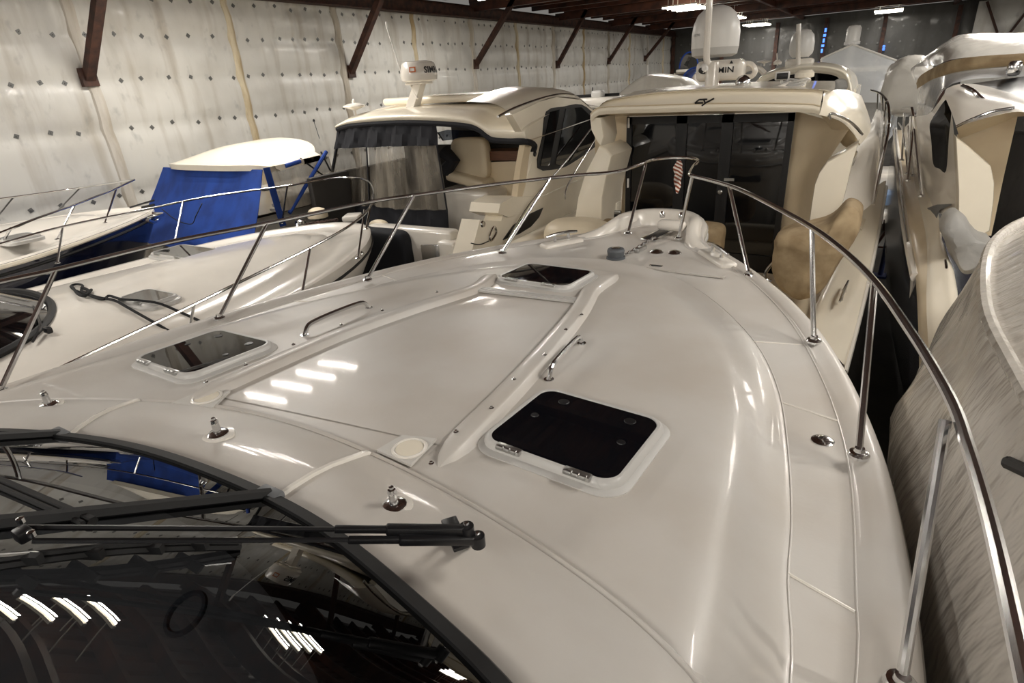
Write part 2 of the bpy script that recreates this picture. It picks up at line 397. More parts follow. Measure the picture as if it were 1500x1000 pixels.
zsh = lambda u, y: lerp(ztop(u, y)-.01, zd(u, y)+.04, sstep(3.0, 4.35, y)*.6)
rings = [ring(shrink(SH, .14), ztop), ring(shrink(SH, .06), lambda u, y: ztop(u, y)-.004), ring(SH, lambda u, y: zsh(u, y)-.02),
         ring([(lerp(a[0], b[0], .55), lerp(a[1], b[1], .55)) for a, b in zip(SH, TB)], lambda u, y: lerp(zsh(u, y), zd(u, y), .62)),
         ring([(u-.015 if u else 0, y-.012) for u, y in TB], lambda u, y: zd(u, y)+.03), ring(TB, lambda u, y: zd(u, y)+.006), ring([(u+.03 if u else 0, y+(.04 if u < .3 else .02)) for u, y in TB], zd),
         ring(shrink(TI, .05), zd), ring(TI, zd), ring([(u+.012 if u else 0, y+.008) for u, y in TI], lambda u, y: zd(u, y)+.012), ring([(u+.03 if u else 0, y+(.03 if u < .2 else .01)) for u, y in TI], lambda u, y: zg(u, y)-.018),
         ring([(u+.06 if u else 0, y+(.05 if u < .2 else .02)) for u, y in TI], zg),
         ring(shrink(GO, .05), lambda u, y: zg(u, y)), ring(shrink(GO, .02), lambda u, y: zg(u, y)-.008), ring(GO, lambda u, y: zg(u, y)-.04)]
dm = MB(); dm.grid(rings)
tr = rings[0]; nA = len(tr)
fill = []
for i in range(NS):
    a, b = tr[i], tr[nA-1-i]; row = []
    for j in range(25):
        p = a.lerp(b, j/24); u, y = Oinv(p); row.append(Vector((p.x, p.y, ztop(u, y))))
    fill.append(row)
dm.grid(fill)
mk('foredeck', dm, 'deck_gel', yacht, sharp=60)
hl = MB()
def hullring(k, z): # lower hull: narrows and the stem rakes back
    return ring([(u*(1-.30*k) if u > .6 else u*(1-.5*k), y-2.2*k*sstep(2.5, 6.4, y)) for u, y in GO], lambda u, y: z)
rr_ = [rings[-1], ring([(u+.012, y+.012) if u else (0, y+.012) for u, y in GO], lambda u, y: zg(u, y)-.07), ring(GO, lambda u, y: zg(u, y)-.14), hullring(.10, 2.45), hullring(.3, 1.9), hullring(.6, 1.4), hullring(1.2, .75)]
hl.grid(rr_); mk('hull', hl, 'gel_white', yacht, sharp=50)
for y_ in (.6, 2.4):
    q = MB(); q.box(O(0, y_, .45), (1.6, .4, .9)); mk('keel_block', q, 'rust_steel', yacht)
rub = MB(); rub.tube(rr_[2], .022, 6); mk('rub_rail', rub, 'alu_paint', yacht)
# long mould lines where side deck meets trunk and toe rail
for P_, d_ in ((TI, .004), (TB, .03)):
    q = MB(); q.tube(ring([(u+d_ if u else 0, y) for u, y in P_], lambda u, y: zd(u, y)+.001), .005, 6); mk('mould_seam', q, 'deck_gel', yacht)
# side-deck panel seams (raised mould lines)
for s in (1, -1):
    for (y0, y1) in ((1.78, 1.72), (2.92, 2.86), (3.55, 3.62)):
        a, b = interp([(p[1], p[0]) for p in TB], y0)+.03, interp([(p[1], p[0]) for p in TI], y1)
        q = MB(); q.tube([O(s*lerp(a, b, t), lerp(y0, y1, t), zd(0, y0)+.001) for t in (0, .2, .4, .6, .8, 1)], .006, 6); mk('mould_seam', q, 'gel_line', yacht)
# centre panel: sunken sunpad plate between two rounded bands with press studs
def band(pts, name):
    C = resample(catmull(pts, 10), 40); R = []
    for i, p in enumerate(C):
        t = (C[min(i+1, 39)]-C[max(i-1, 0)]).normalized(); w = Vector((t.y, -t.x, 0)).normalized()
        e = min(1, i/2.5, (39-i)/2.5)**.5 if 0 < i < 39 else .01
        R.append([p+w*(a*e)+Vector((0, 0, h*e-.006)) for a, h in ((-.075, 0), (-.062, .012), (-.05, .044), (-.036, .052), (.036, .052), (.05, .044), (.062, .012), (.075, 0))])
    m_ = MB(); m_.grid(R); return mk(name, m_, 'deck_gel', yacht, sharp=70), C
def from_px(L): return [on_deck(a, b) for a, b in L]
bR, cR = band(from_px([(640, 686), (700, 624), (760, 562), (812, 503), (845, 462), (856, 444), (868, 426), (905, 402)]), 'plate_band')
bL, cL = band(from_px([(268, 596), (330, 568), (420, 528), (510, 490), (600, 458), (665, 437), (700, 424), (725, 402)]), 'plate_band')
for C, L in ((cR, [(632, 679), (668, 633), (720, 598), (753, 556), (798, 520), (829, 483), (852, 461)]), (cL, [(560, 455), (500, 476), (430, 505), (360, 535), (640, 428), (302, 560)])):
    for px in L:
        p = on_deck(*px, .046); q = MB(); q.lathe([(.011, 0), (.011, .004), (.006, .007), (.006, .011), (.001, .012)], p, n=10); mk('press_stud', q, 'steel', yacht)
# plate itself
pl = MB(); G_ = []
for i in range(20):
    a, b = cL[2+int(i*31/19)], cR[2+int(i*31/19)]; row = []
    for j in range(13):
        p = a.lerp(b, j/12); u, y = Oinv(p); row.append(Vector((p.x, p.y, ztop(u, y)+.004)))
    G_.append(row)
pl.grid(G_); mk('sunpad_plate', pl, 'deck_gel', yacht)
# cup holders in grey corner plates
mat('cup_grey', (206, 203, 197), 0.4)
for s, px, L in ((1, (600, 657), [(552, 662), (590, 640), (640, 645), (602, 684)]), (-1, (303, 582), [(252, 593), (300, 572), (338, 574), (312, 600)])):
    q = MB(); q.prism([on_deck(*e, .006) for e in L], (0, 0, .012)); pt = mk('corner_plate', q, 'cup_grey', yacht)
    c = on_deck(*px, .018); q = MB(); q.lathe([(.072, 0), (.074, .004), (.066, .009), (.060, .007), (.058, -.003), (.056, -.006), (.001, -.007)], c, n=28); mk('cup_ring', q, 'gel_line', pt)
    q = MB(); q.disc(c+Vector((0, 0, .0025)), .057, .001, n=28); mk('cup_bottom', q, 'gel_cream', pt)
# aluminium bead track ahead of the plate
a, b = on_deck(686, 424, .02), on_deck(842, 442, .02); d = (b-a).normalized(); w = Vector((-d.y, d.x, 0))
for k in range(4):
    q = MB(); q.box((a+b)/2+w*(.022*k), ((b-a).length, .013, .014), Matrix(((d.x, w.x, 0), (d.y, w.y, 0), (d.z, 0, 1)))); mk('track_strip', q, 'alu_paint', yacht)
# ---- hatches
def deck_frame(c, du, dy):
    # local axes lying on the cambered deck
    u, y = Oinv(c); e = .05
    X_ = (O(u+e, y, ztop(u+e, y))-O(u-e, y, ztop(u-e, y))).normalized(); Y_ = (O(u, y+e, ztop(u, y+e))-O(u, y-e, ztop(u, y-e))).normalized()
    return X_, Y_, X_.cross(Y_).normalized()
def hatch(c, w, h, frame='frame', dots=True, glassm='smoke_acrylic', parent=None, axes=None, handle=False, fm='alu_paint'):
    X_, Y_, Z_ = axes or deck_frame(c, 0, 0); n = 7
    def rr(W_, H_, R_, z): return [c+X_*a+Y_*b+Z_*z for a, b in rrect(W_, H_, R_, n)]
    q = MB(); q.loft([rr(w+.11, h+.11, .11, -.03), rr(w+.11, h+.11, .11, .004), rr(w+.085, h+.085, .10, .010), rr(w+.06, h+.06, .09, .014), rr(w+.052, h+.052, .088, .032), rr(w+.03, h+.03, .08, .042), rr(w+.006, h+.006, .07, .042), rr(w, h, .068, .036)], False, False)
    fr = mk(frame, q, fm, parent or yacht, sharp=40)
    q = MB(); q.loft([rr(w+.002, h+.002, .068, .03), rr(w, h, .068, .0385)]); gl = mk('pane', q, glassm, fr)
    if dots:
        for sx, sy, r in ((-.27, .36, .026), (.30, .36, .026), (-.36, .02, .018), (.36, .02, .018)):
            q = MB(); q.lathe([(r, 0), (r*.9, .003), (.001, .0035)], c+X_*sx*w+Y_*sy*h+Z_*.0385, Z_, 16); mk('lock_disc', q, 'black_plastic', fr)
    for sx in (-.27, .27):
        o_ = c+X_*sx*w-Y_*(h/2+.022)+Z_*.04; M_ = Matrix((X_, Y_, Z_)).transposed()
        q = MB(); q.rbox(o_, (.11, .034, .02), .004, M_)
        for k in (-.03, .0, .03): q.tube([o_-X_*.012+X_*k-Y_*.012+Z_*.006, o_+X_*.012+X_*k-Y_*.012+Z_*.006], .009, 8)
        mk('hinge', q, 'alu', fr)
    return fr
part(hatch(on_deck(842, 640), .56, .50), 'square smoked hatch on the starboard deck shoulder')
part(hatch(on_deck(302, 521), .56, .50), 'square smoked hatch on the port deck shoulder')
part(hatch(on_deck(800, 408), .60, .46, dots=False), 'smoked hatch on the centreline near the bow')
# ---- grab handles
def grab(pts, r=.014):
    P_ = [on_deck(*pts[0]), on_deck(*pts[0], .055), on_deck(*pts[1], .07), on_deck(*pts[2], .055), on_deck(*pts[2])]
    m_ = MB(); m_.tube(resample(catmull(P_, 10), 36), r, 10)
    for e in (P_[0], P_[-1]): m_.disc(e-Vector((0, 0, .003)), .028, .008)
    mk('grab_handle', m_, 'steel', yacht)
def grab2(a, b, up=.065):
    A, B = on_deck(*a), on_deck(*b); L = (B-A); m_ = MB(); P_ = [A, A+Vector((0, 0, up*.8))+L*.07, A+L*.2+Vector((0, 0, up)), A+L*.5+Vector((0, 0, up+.004)), A+L*.8+Vector((0, 0, up)), B+Vector((0, 0, up*.8))-L*.07, B]
    m_.tube(resample(catmull(P_, 8), 40), .0145, 10)
    for e in (A, B): m_.disc(e-Vector((0, 0, .003)), .026, .008)
    mk('grab_handle', m_, 'steel', yacht)
grab2((804, 556), (852, 503)); grab2((446, 491), (541, 451))
# ---- windscreen coaming and glass
cre = [(-3.75, .80), (-2.81, 1.24), (-2.48, 1.33), (-2.1, 1.38), (-1.67, 1.37), (-1.15, 1.31), (-.69, 1.22), (-.29, 1.10), (-.02, .95), (.16, .62), (.24, .1), (.26, -.6)]
wsb = [(-3.1, .62), (-2.66, .79), (-2.4, .86), (-2.1, .905), (-1.55, .92), (-1.21, .895), (-.89, .82), (-.66, .76), (-.42, .70), (-.2, .55), (-.02, .25), (.06, -.6)]
cre = [(-3.95, .2), (-4.0, -.6)][::-1]+cre; wsb = [(-3.6, .2), (-3.75, -.6)][::-1]+wsb
NR = 110
A_ = resample(catmull([(x, y, 0) for x, y in cre], 8), NR); B_ = resample(catmull([(x, y, 0) for x, y in wsb], 8), NR)
for _ in range(25):
    for Q in (A_, B_):
        Q[1:-1] = [Q[i]*.5+(Q[i-1]+Q[i+1])*.25 for i in range(1, NR-1)]
# match the two curves by their across-boat position so the rungs run fore and aft
ZB = 3.17
R = []
for t in (-.12, 0, .04, .1, .25, .45, .65, .85, .97, 1.0):
    row = []
    for a, b in zip(A_, B_):
        p = a.lerp(b, t); zc = ztop(*Oinv(p)); zb = ZB
        k = max(t, 0); hgt = (1-(1-k)**2.2)
        p.z = lerp(min(zc, 3.06), zb, hgt)+(.012 if .03 < t < .9 else 0)*math.exp(-((t-.06)/.05)**2) - (.03 if t < 0 else 0)
        row.append(p)
    R.append(row)
cm = MB(); cm.grid(R); mk('coaming', cm, 'deck_gel', yacht, sharp=50)
# moulded lip along the crease
lp = MB(); lp.tube([p+Vector((0, 0, ztop(*Oinv(p))+.002)) for p in A_], .016, 6); mk('coaming_lip', lp, 'deck_gel', yacht)
def rise(p, s, n):   # up the raked glass
    u, _ = Oinv(p); side = u/1.9
    return Vector((p.x-side*.42*s, p.y-(1-.25*side*side)*s*.93, ZB+.01+s*.50))
glass_rows = [[rise(p, s, 0) for p in B_] for s in [k/16 for k in range(17)]]
def gl(px, py, dz=.02):
    z = 3.4
    for _ in range(12):
        p = Pz(px, py, z); b = min(B_, key=lambda q: abs(q.x-p.x) if q.y > .3 else 9)
        z = lerp(z, rise(b, max(0, (b.y-p.y)/.93), 0).z+dz, .6)
    return Pz(px, py, z)
idx = min(range(NR), key=lambda i: (B_[i]-Vector((-1.55, .92, 0))).length); idl = min(range(NR), key=lambda i: (B_[i]-Vector((-2.66, .79, 0))).length)
for (i0, i1) in ((0, idl), (idl, idx), (idx, NR-1)):
    g_ = MB(); g_.grid([r[i0:i1+1] for r in glass_rows]); mk('windscreen_pane', g_, 'tinted', yacht)
fr_ = MB()
Rf = [[B_[i]+Vector((0, 0, ZB-.005)), B_[i]+Vector((0, 0, ZB+.02)), rise(B_[i], .012, 0)+Vector((0, 0, .022)), rise(B_[i], .055, 0)+Vector((0, 0, .012)), rise(B_[i], .06, 0)-Vector((0, 0, .005))] for i in range(NR)]
fr_.grid(Rf); mk('windscreen_frame', fr_, 'black_rubber', yacht)
for i in (idx, idl):
    q = MB(); pts = [rise(B_[i], s, 0)+Vector((0, 0, .012)) for s in (0, .2, .4, .6, .8, 1.0)]
    q.tube(pts, .020, 6); ml = mk('mullion', q, 'black_rubber', yacht)
    if i == idx:
        q = MB(); q.tube([p+Vector((.0, -.004, .014)) for p in pts], .008, 6); mk('mullion_cap', q, 'gel_line', ml)
    q = MB(); q.rbox(rise(B_[i], .02, 0)+Vector((0, 0, .012)), (.1, .05, .03), .01); mk('mullion_foot', q, 'mid_grey', yacht)
    q = MB(); q.tube([Vector((R[k][i].x, R[k][i].y, R[k][i].z+.002)) for k in range(1, len(R))], .013, 6); mk('mould_seam', q, 'gel_line', yacht)
# interior under the glass: dark dash, wheel ring
db = MB(); db.grid([[r[0]+Vector((0, 0, -.06)) for r in [[p+Vector((0, 0, ZB))] for p in B_]], [Vector((lerp(p.x, -1.9, .25), p.y-.5, ZB-.12)) for p in B_], [Vector((lerp(p.x, -1.9, .3), p.y-1.3, ZB-.3)) for p in B_]]); mk('dashboard', db, 'black_rubber', yacht)
c = Pz(272, 898, 3.18); q = MB(); q.tube([c+Vector((math.cos(a)*.05, math.sin(a)*.05, .02*math.sin(a))) for a in [k*math.pi/14 for k in range(28)]], .008, 6, closed=True); mk('dash_ring', q, 'mid_grey', yacht)
# cover posts on the coaming
def coam(px, py):
    z = 3.1
    for _ in range(10):
        p = Pz(px, py, z); best = min(((r[i].xy-p.xy).length, r[i].z) for r in R for i in range(NR)); z = best[1]
    return Pz(px, py, z)
for px in ((72, 594), (320, 637), (578, 742)):
    c = coam(*px)
    q = MB(); q.lathe([(.062, -.012), (.062, .002), (.05, .005)], c, n=20); b0 = mk('fitting_pad', q, 'gel_line', yacht)
    q = MB(); q.lathe([(.042, 0), (.042, .006), (.034, .012), (.016, .014), (.014, .05), (.016, .055), (.013, .068), (.008, .07), (.008, .078), (.001, .079)], c+Vector((0, 0, .004)), n=16); mk('deck_socket', q, 'steel', b0)
# ---- wiper: two parallel arms, long blade, bracket
wt, wp = gl(40, 772, .07), Pz(684, 776, 3.30)
wt2, wp2 = gl(48, 792, .07), Pz(700, 790, 3.27)
for a, b, nm in ((wt, wp, .0), (wt2, wp2, 0)):
    d = (b-a).normalized(); m_ = MB(); mid = a.lerp(b, .66)
    m_.tube([a, mid], .0065, 6); X_ = d; Z_ = Vector((0, 0, 1)); Y_ = Z_.cross(X_).normalized(); Z_ = X_.cross(Y_)
    M_ = Matrix((X_, Y_, Z_)).transposed()
    m_.rbox(a.lerp(b, .72), ((b-a).length*.14, .018, .016), .004, M_); m_.rbox(a.lerp(b, .89), ((b-a).length*.22, .028, .024), .006, M_)
    m_.disc(b-Vector((0, 0, .02)), .02, .035); mk('wiper_arm', m_, 'black_plastic', yacht)
    q = MB(); q.lathe([(.009, -.03), (.009, .022), (.006, .026), (.001, .027)], b, n=8); mk('arm_bolt', q, 'steel', yacht)
q = MB(); br = coam(668, 792); q.rbox(br+Vector((0, 0, .03)), (.14, .05, .014), .004, Matrix.Rotation(math.radians(-38), 3, 'Z')); mk('wiper_bracket', q, 'black_plastic', yacht)
q = MB(); q.tube([coam(690, 796), Pz(690, 782, 3.27)], .012, 8); q.tube([coam(668, 786), Pz(676, 772, 3.30)], .010, 8); mk('pivot_post', q, 'steel', yacht)
ba, bb = gl(-60, 838, .012), gl(352, 801, .012)
q = MB()
for k, (r_, dz) in enumerate(((.010, 0), (.007, .016))): q.tube([ba.lerp(bb, t/8)+Vector((0, 0, dz+.02*math.sin(math.pi*t/8))) for t in range(9)], r_, 6)
for t in (.2, .4, .62, .8): q.box(ba.lerp(bb, t)+Vector((0, 0, .02)), (.07, .016, .022), Matrix.Rotation(math.radians(25), 3, 'Z'))
mk('wiper_blade', q, 'black_rubber', yacht)
q = MB(); q.tube([ba+Vector((0, 0, .034)), bb+Vector((0, 0, .03))], .004, 5); mk('blade_spine', q, 'alu', yacht)
q = MB(); q.rbox(gl(34, 782, .06), (.036, .03, .03), .006); mk('blade_clamp', q, 'black_plastic', yacht)
for px in ((32, 765), (48, 785)):
    q = MB(); q.lathe([(.008, 0), (.008, .012), (.001, .015)], gl(*px, .075), n=8); mk('clamp_bolt', q, 'steel', yacht)
ba, bb = gl(-40, 688, .012), gl(136, 764, .012)
q = MB(); q.tube([ba, bb], .014, 6); q.tube([ba+Vector((0, -.02, .01)), bb+Vector((0, -.02, .01))], .008, 6); mk('wiper_blade', q, 'black_rubber', yacht)
# ---- bow: windlass, chain, anchor roller slot, cleats, locker lid, pulpit
fd = lambda u, y: zd(u, y)
def dk(px, py, dz=0): return on_deck(px, py, dz, fd)
c = dk(902, 378)
q = MB(); q.lathe([(.075, -.005), (.085, .0), (.085, .012), (.075, .018)], c, n=24); wl_ = mk('windlass_base', q, 'windlass_grey', yacht)
q = MB(); q.lathe([(.068, .015), (.072, .03), (.078, .07), (.07, .088), (.045, .092), (.042, .086), (.001, .086)], c, n=24); mk('windlass_drum', q, 'windlass_grey', wl_)
q = MB(); q.lathe([(.038, .086), (.038, .096), (.012, .1), (.001, .1)], c, n=12); mk('windlass_cap', q, 'steel', wl_)
a, b = dk(918, 372, .03), dk(958, 348, .05); n_ = 13
for k in range(n_):
    p = a.lerp(b, k/(n_-1)); d = (b-a).normalized(); w = Vector((0, 0, 1)) if k % 2 else Vector((-d.y, d.x, 0))
    L_ = [p+d*math.cos(t)*.026+w*math.sin(t)*.014 for t in [j*math.pi/6 for j in range(12)]]
    q = MB(); q.tube(L_, .006, 5, closed=True); mk('chain_link', q, 'steel', yacht)
q = MB(); M_ = Matrix(((d.x, -d.y, 0), (d.y, d.x, 0), (0, 0, 1))); q.rbox(dk(934, 366)+Vector((.03, -.02, .02)), (.16, .06, .04), .008, M_); mk('chain_stopper', q, 'alu', yacht)
a, b = dk(952, 352), dk(978, 338)
q = MB(); q.rbox((a+b)/2+Vector((0, 0, .012)), (.50, .17, .02), .008, M_); slot = mk('roller_plate', q, 'steel', yacht)
q = MB(); q.rbox((a+b)/2+Vector((0, 0, .016)), (.46, .115, .02), .004, M_); mk('roller_slot', q, 'black_plastic', slot)
for px in ((962, 370), (988, 371)):
    q = MB(); q.lathe([(.062, -.003), (.062, .006), (.045, .022), (.02, .03), (.001, .031)], dk(*px), n=20); mk('foot_switch', q, 'steel', yacht)
lid = [(940, 392), (957, 378), (1013, 379), (1062, 406), (1060, 408), (1000, 401)]
q = MB(); q.prism([dk(*p, .002) for p in lid], (0, 0, .012)); ld = mk('locker_lid', q, 'deck_gel', yacht)
q = MB(); q.rbox(dk(961, 389, .015), (.11, .035, .008), .003); mk('lid_latch', q, 'steel', ld)
q = MB(); q.rbox(dk(961, 389, .019), (.085, .02, .004), .001); mk('lid_latch_pull', q, 'black_plastic', ld)
# pulpit nose block and rim
q = MB(); hp = [((1.0, 5.03), (.9, 4.97)), ((.78, 5.27), (.66, 5.2)), ((.56, 5.5), (.44, 5.42)), ((.46, 5.75), (.34, 5.72)), ((.38, 6.05), (.27, 5.95)), ((.22, 6.24), (.16, 6.04)), ((0, 6.3), (0, 6.05))]
Pn = [O(e[0], e[1], 0) for e, f in hp]+[O(-e[0], e[1], 0) for e, f in hp[-2::-1]]
Pi = [O(f[0], f[1], 0) for e, f in hp]+[O(-f[0], f[1], 0) for e, f in hp[-2::-1]]
Pn, Pi = resample(catmull(Pn, 6), 50), resample(catmull(Pi, 6), 50)
rim = []
for i, (e, f) in enumerate(zip(Pn, Pi)):
    yy_ = Oinv(e)[1]; h0 = 2.865+.045*sstep(5.05, 5.5, yy_)+.12*sstep(5.35, 5.95, yy_)
    o2 = e+(e-f).normalized()*.06
    rim.append([Vector((f.x, f.y, 2.88)), f.lerp(e, .1)+Vector((0, 0, h0-.01)), f.lerp(e, .35)+Vector((0, 0, h0+.02)), f.lerp(e, .75)+Vector((0, 0, h0+.02)), e+Vector((0, 0, h0)), o2+Vector((0, 0, h0-.06)), o2+Vector((0, 0, 2.75)), e+Vector((0, 0, 2.62))])
q.grid(rim); mk('pulpit_rim', q, 'gel_white', yacht, sharp=70)
q = MB(); q.rbox(Pz(984, 330, 3.0), (.28, .12, .1), .04, Matrix.Rotation(-OA, 3, 'Z'), 3); mk('pulpit_step', q, 'gel_white', yacht)
for px in ((970, 315), (998, 317)):
    q = MB(); q.lathe([(.03, -.02), (.03, .006), (.024, .03), (.012, .042), (.001, .044)], Pz(*px, 3.06), n=14); mk('mast_light', q, 'steel', yacht)
q = MB(); q.rbox(O(0, 6.28, 2.66), (.5, .12, .12), .04, Matrix.Rotation(-OA, 3, 'Z')); mk('bow_fender', q, 'mid_grey', yacht)
# mooring cleats on raised pads
for a, b in (((800, 352), (845, 343)), ((1036, 360), (1066, 378))):
    A, B = Pz(*a, 2.965), Pz(*b, 2.965); d = (B-A).normalized(); M_ = Matrix(((d.x, -d.y, 0), (d.y, d.x, 0), (0, 0, 1)))
    m0 = (A+B)/2; L_ = (B-A).length
    q = MB(); q.rbox(Vector((m0.x, m0.y, 2.90)), (L_*1.25, .15, .07), .03, M_, 3); pad = mk('cleat_pad', q, 'gel_white', yacht)
    q = MB(); q.tube([A+Vector((0, 0, .03)), m0.lerp(A, .5)+Vector((0, 0, .04)), m0+Vector((0, 0, .042)), m0.lerp(B, .5)+Vector((0, 0, .04)), B+Vector((0, 0, .03))], [.012, .017, .018, .017, .012], 8)
    for t in (-.22, .22): q.tube([m0+d*L_*t+Vector((0, 0, -.04)), m0+d*L_*t+Vector((0, 0, .04))], .016, 8)
    mk('mooring_cleat', q, 'steel', pad)
q = MB(); p = on_deck(1205, 646, 0, lambda u, y: 2.84); q.lathe([(.048, -.002), (.048, .006), (.036, .012), (.001, .014)], p, n=20); mk('filler_cap', q, 'steel', yacht)
# ---- bow rail
RT = .0165
pathR = [Pz(1560, 1250, 3.5), Pz(1500, 980, 3.5), Pz(1455, 780, 3.5), Pz(1420, 660, 3.5), Pz(1390, 580, 3.5), Pz(1330, 480, 3.5), Pz(1270, 400, 3.5), Pz(1200, 340, 3.5), Pz(1130, 300, 3.5), Pz(1080, 276, 3.5), Pz(1040, 264, 3.505), Pz(1013, 257, 3.51)]
hoop = [Pz(1011, 252, 3.515), Pz(1016, 243, 3.53), Pz(1022, 237, 3.55), Pz(1020, 233, 3.56), Pz(1005, 231, 3.56), Pz(980, 231, 3.56), Pz(957, 234, 3.555)]
pathL = [Pz(940, 240, 3.55), Pz(910, 250, 3.525), Pz(880, 254, 3.51), Pz(850, 256, 3.505), Pz(740, 268, 3.5), Pz(606, 286, 3.5), Pz(540, 296, 3.5), Pz(391, 327, 3.5), Pz(251, 354, 3.5), Pz(82, 395, 3.49), Pz(0, 413, 3.49), Pz(-150, 450, 3.49)]
q = MB(); q.tube(resample(catmull(pathR+hoop+pathL, 8), 260), RT, 10); mk('rail', q, 'steel', yacht)
for (t, b, zt) in (((1385, 615), (1320, 1000), 3.5), ((1281, 414), (1258, 664), 3.5), ((1189, 333), (1192, 498), 3.5), ((1068, 272), (1097, 402), 3.5), ((1014, 258), (994, 348), 3.505), ((946, 240), (920, 341), 3.55), ((806, 261), (736, 370), 3.5), ((606, 287), (538, 409), 3.5), ((391, 327), (321, 465), 3.5), ((82, 395), (0, 572), 3.49)):
    A = Pz(*t, zt); zz = 2.905 if b[0] not in (994, 920) else 2.93
    B = Pz(*b, zz)
    q = MB(); q.tube([A, A.lerp(B, .5), B], RT*.92, 10); st = mk('stanchion', q, 'steel', yacht)
    q = MB(); q.lathe([(.042, -.008), (.042, .004), (.036, .012), (.022, .016), (.019, .032)], B-Vector((0, 0, .004)), n=16); mk('stanchion_foot', q, 'steel', st)
# furled striped pennant on the bow rail
fl_ = thing('furled_pennant', 'furled red and white striped pennant hanging from the bow rail hoop', 'flag', Pz(993, 282, 3.3))
pa, pb = Pz(994, 235, 3.535), Pz(992, 283, 3.33)
m_pen = mat('pennant', (226, 220, 212), 0.8); nt = m_pen.node_tree
wv = nt.nodes.new('ShaderNodeTexWave'); wv.bands_direction = 'DIAGONAL'; wv.inputs['Scale'].default_value = 7.5; wv.inputs['Distortion'].default_value = 1.0
tc = nt.nodes.new('ShaderNodeTexCoord'); nt.links.new(tc.outputs['Object'], wv.inputs[0]); cr = nt.nodes.new('ShaderNodeValToRGB'); cr.color_ramp.interpolation = 'CONSTANT'
cr.color_ramp.elements[0].color = (*lin((140, 70, 42)), 1); cr.color_ramp.elements[1].position = .5; cr.color_ramp.elements[1].color = (*lin((232, 224, 214)), 1)
nt.links.new(wv.outputs[0], cr.inputs[0]); nt.links.new(cr.outputs[0], nt.nodes['Principled BSDF'].inputs[0])
q = MB(); R2 = []
for i in range(22):
    t = i/21; c = pa.lerp(pb, t); r_ = interp([(0, .018), (.12, .034), (.25, .042), (.5, .034), (.8, .026), (1, .008)], t)
    R2.append([c+Vector((math.cos(a), math.sin(a), 0))*r_*(1+.28*math.sin(3*a+t*16)) for a in [k*math.pi/9 for k in range(18)]])
q.loft(R2); mk('pennant_cloth', q, m_pen, fl_)
q = MB(); q.tube([pa+Vector((math.cos(a)*.022, math.sin(a)*.022, .02)) for a in [k*math.pi/5 for k in range(10)]], .004, 5, closed=True); mk('lashing', q, 'gel_line', fl_)
# ================================================================ shared boat builders
def bring(cx, pts, zf, n=40):
    C = resample(catmull([(u, y, 0) for u, y in pts], 8), n)
    a = [Vector((cx+max(p.x, 0), p.y, zf(p.x, p.y))) for p in C]; b = [Vector((cx-max(p.x, 0), p.y, zf(p.x, p.y))) for p in C]
    return a+b[::-1][1:]
def bow_hull(root, cx, GOl, zgf, zlow, m, rubm='black_rubber', rake=1.6):
    def lo(k, z): return bring(cx, [(u*(1-.28*k), y-rake*k*sstep(2.0, GOl[-1][1], y)) for u, y in GOl], lambda u, y: z)
    top = bring(cx, GOl, lambda u, y: zgf(u, y)); zt = zgf(1, 2)
    q = MB(); q.grid([top, bring(cx, GOl, lambda u, y: zgf(u, y)-.16), lo(.25, lerp(zt, zlow, .35)), lo(.6, lerp(zt, zlow, .7)), lo(1.1, zlow)])
    h = mk('hull', q, m, root, sharp=60)
    q = MB(); q.tube(bring(cx, GOl, lambda u, y: zgf(u, y)-.12), .02, 6); mk('rub_rail', q, rubm, root)
    for y_ in (GOl[0][1]+.8, lerp(GOl[0][1], GOl[-1][1], .45)):
        q = MB(); q.box((cx, y_, (zlow+.15)/2), (GOl[0][0]*.9, .35, zlow+.15)); mk('keel_block', q, 'rust_steel', root)
    return h
def fore_deck(root, cx, GOl, zgf, crown, m, toe=.10, cabin=None, cabin_h=.12):
    def shr(d): return [(max(u-d, 0), y-(d*1.4 if u < .3 else d*.5*sstep(1.5, GOl[-1][1]-.5, y))) for u, y in GOl]
    R_ = [bring(cx, GOl, zgf), bring(cx, shr(.03), lambda u, y: zgf(u, y)+.02), bring(cx, shr(toe), lambda u, y: zgf(u, y)+.015), bring(cx, shr(toe+.04), lambda u, y: zgf(u, y)-.02)]
    if cabin:
        R_ += [bring(cx, cabin, lambda u, y: zgf(u, y)-.015), bring(cx, [(max(u-.06, 0), y-(.08 if u < .3 else .04)) for u, y in cabin], lambda u, y: zgf(u, y)+cabin_h*.6), bring(cx, [(max(u-.2, 0), y-(.3 if u < .3 else .15)) for u, y in cabin], lambda u, y: zgf(u, y)+cabin_h)]
    q = MB(); q.grid(R_); T = R_[-1]; nA = len(T); h = (nA+1)//2; rows = []
    for i in range(h):
        a, b = T[i], T[nA-1-i]; wd = max((a-b).length/2, .01); row = []
        for j in range(19):
            p = a.lerp(b, j/18); p.z += crown*(1-(2*j/18-1)**2)*min(1, wd/1.0); row.append(p)
        rows.append(row)
    q.grid(rows); return mk('foredeck', q, m, root, sharp=60)
def rails(root, path, posts, r=.0145, feet=True):
    q = MB(); q.tube(resample(catmull(path, 8), max(40, len(path)*14)), r, 8); mk('rail', q, 'steel', root)
    for a, b in posts:
        q = MB(); q.tube([a, b], r*.9, 8); st = mk('stanchion', q, 'steel', root)
        if feet: q = MB(); q.lathe([(.034, 0), (.034, .006), (.02, .014)], b-Vector((0, 0, .004)), n=10); mk('stanchion_foot', q, 'steel', st)
def pp(px, plane, val, thick, n=None):
    f_ = {'x': Px, 'y': Py, 'z': Pz}[plane]; P_ = [f_(u, v, val) for u, v in px]
    vec = {'x': (thick, 0, 0), 'y': (0, thick, 0), 'z': (0, 0, thick)}[plane]
    q = MB(); q.prism(P_, vec); return q
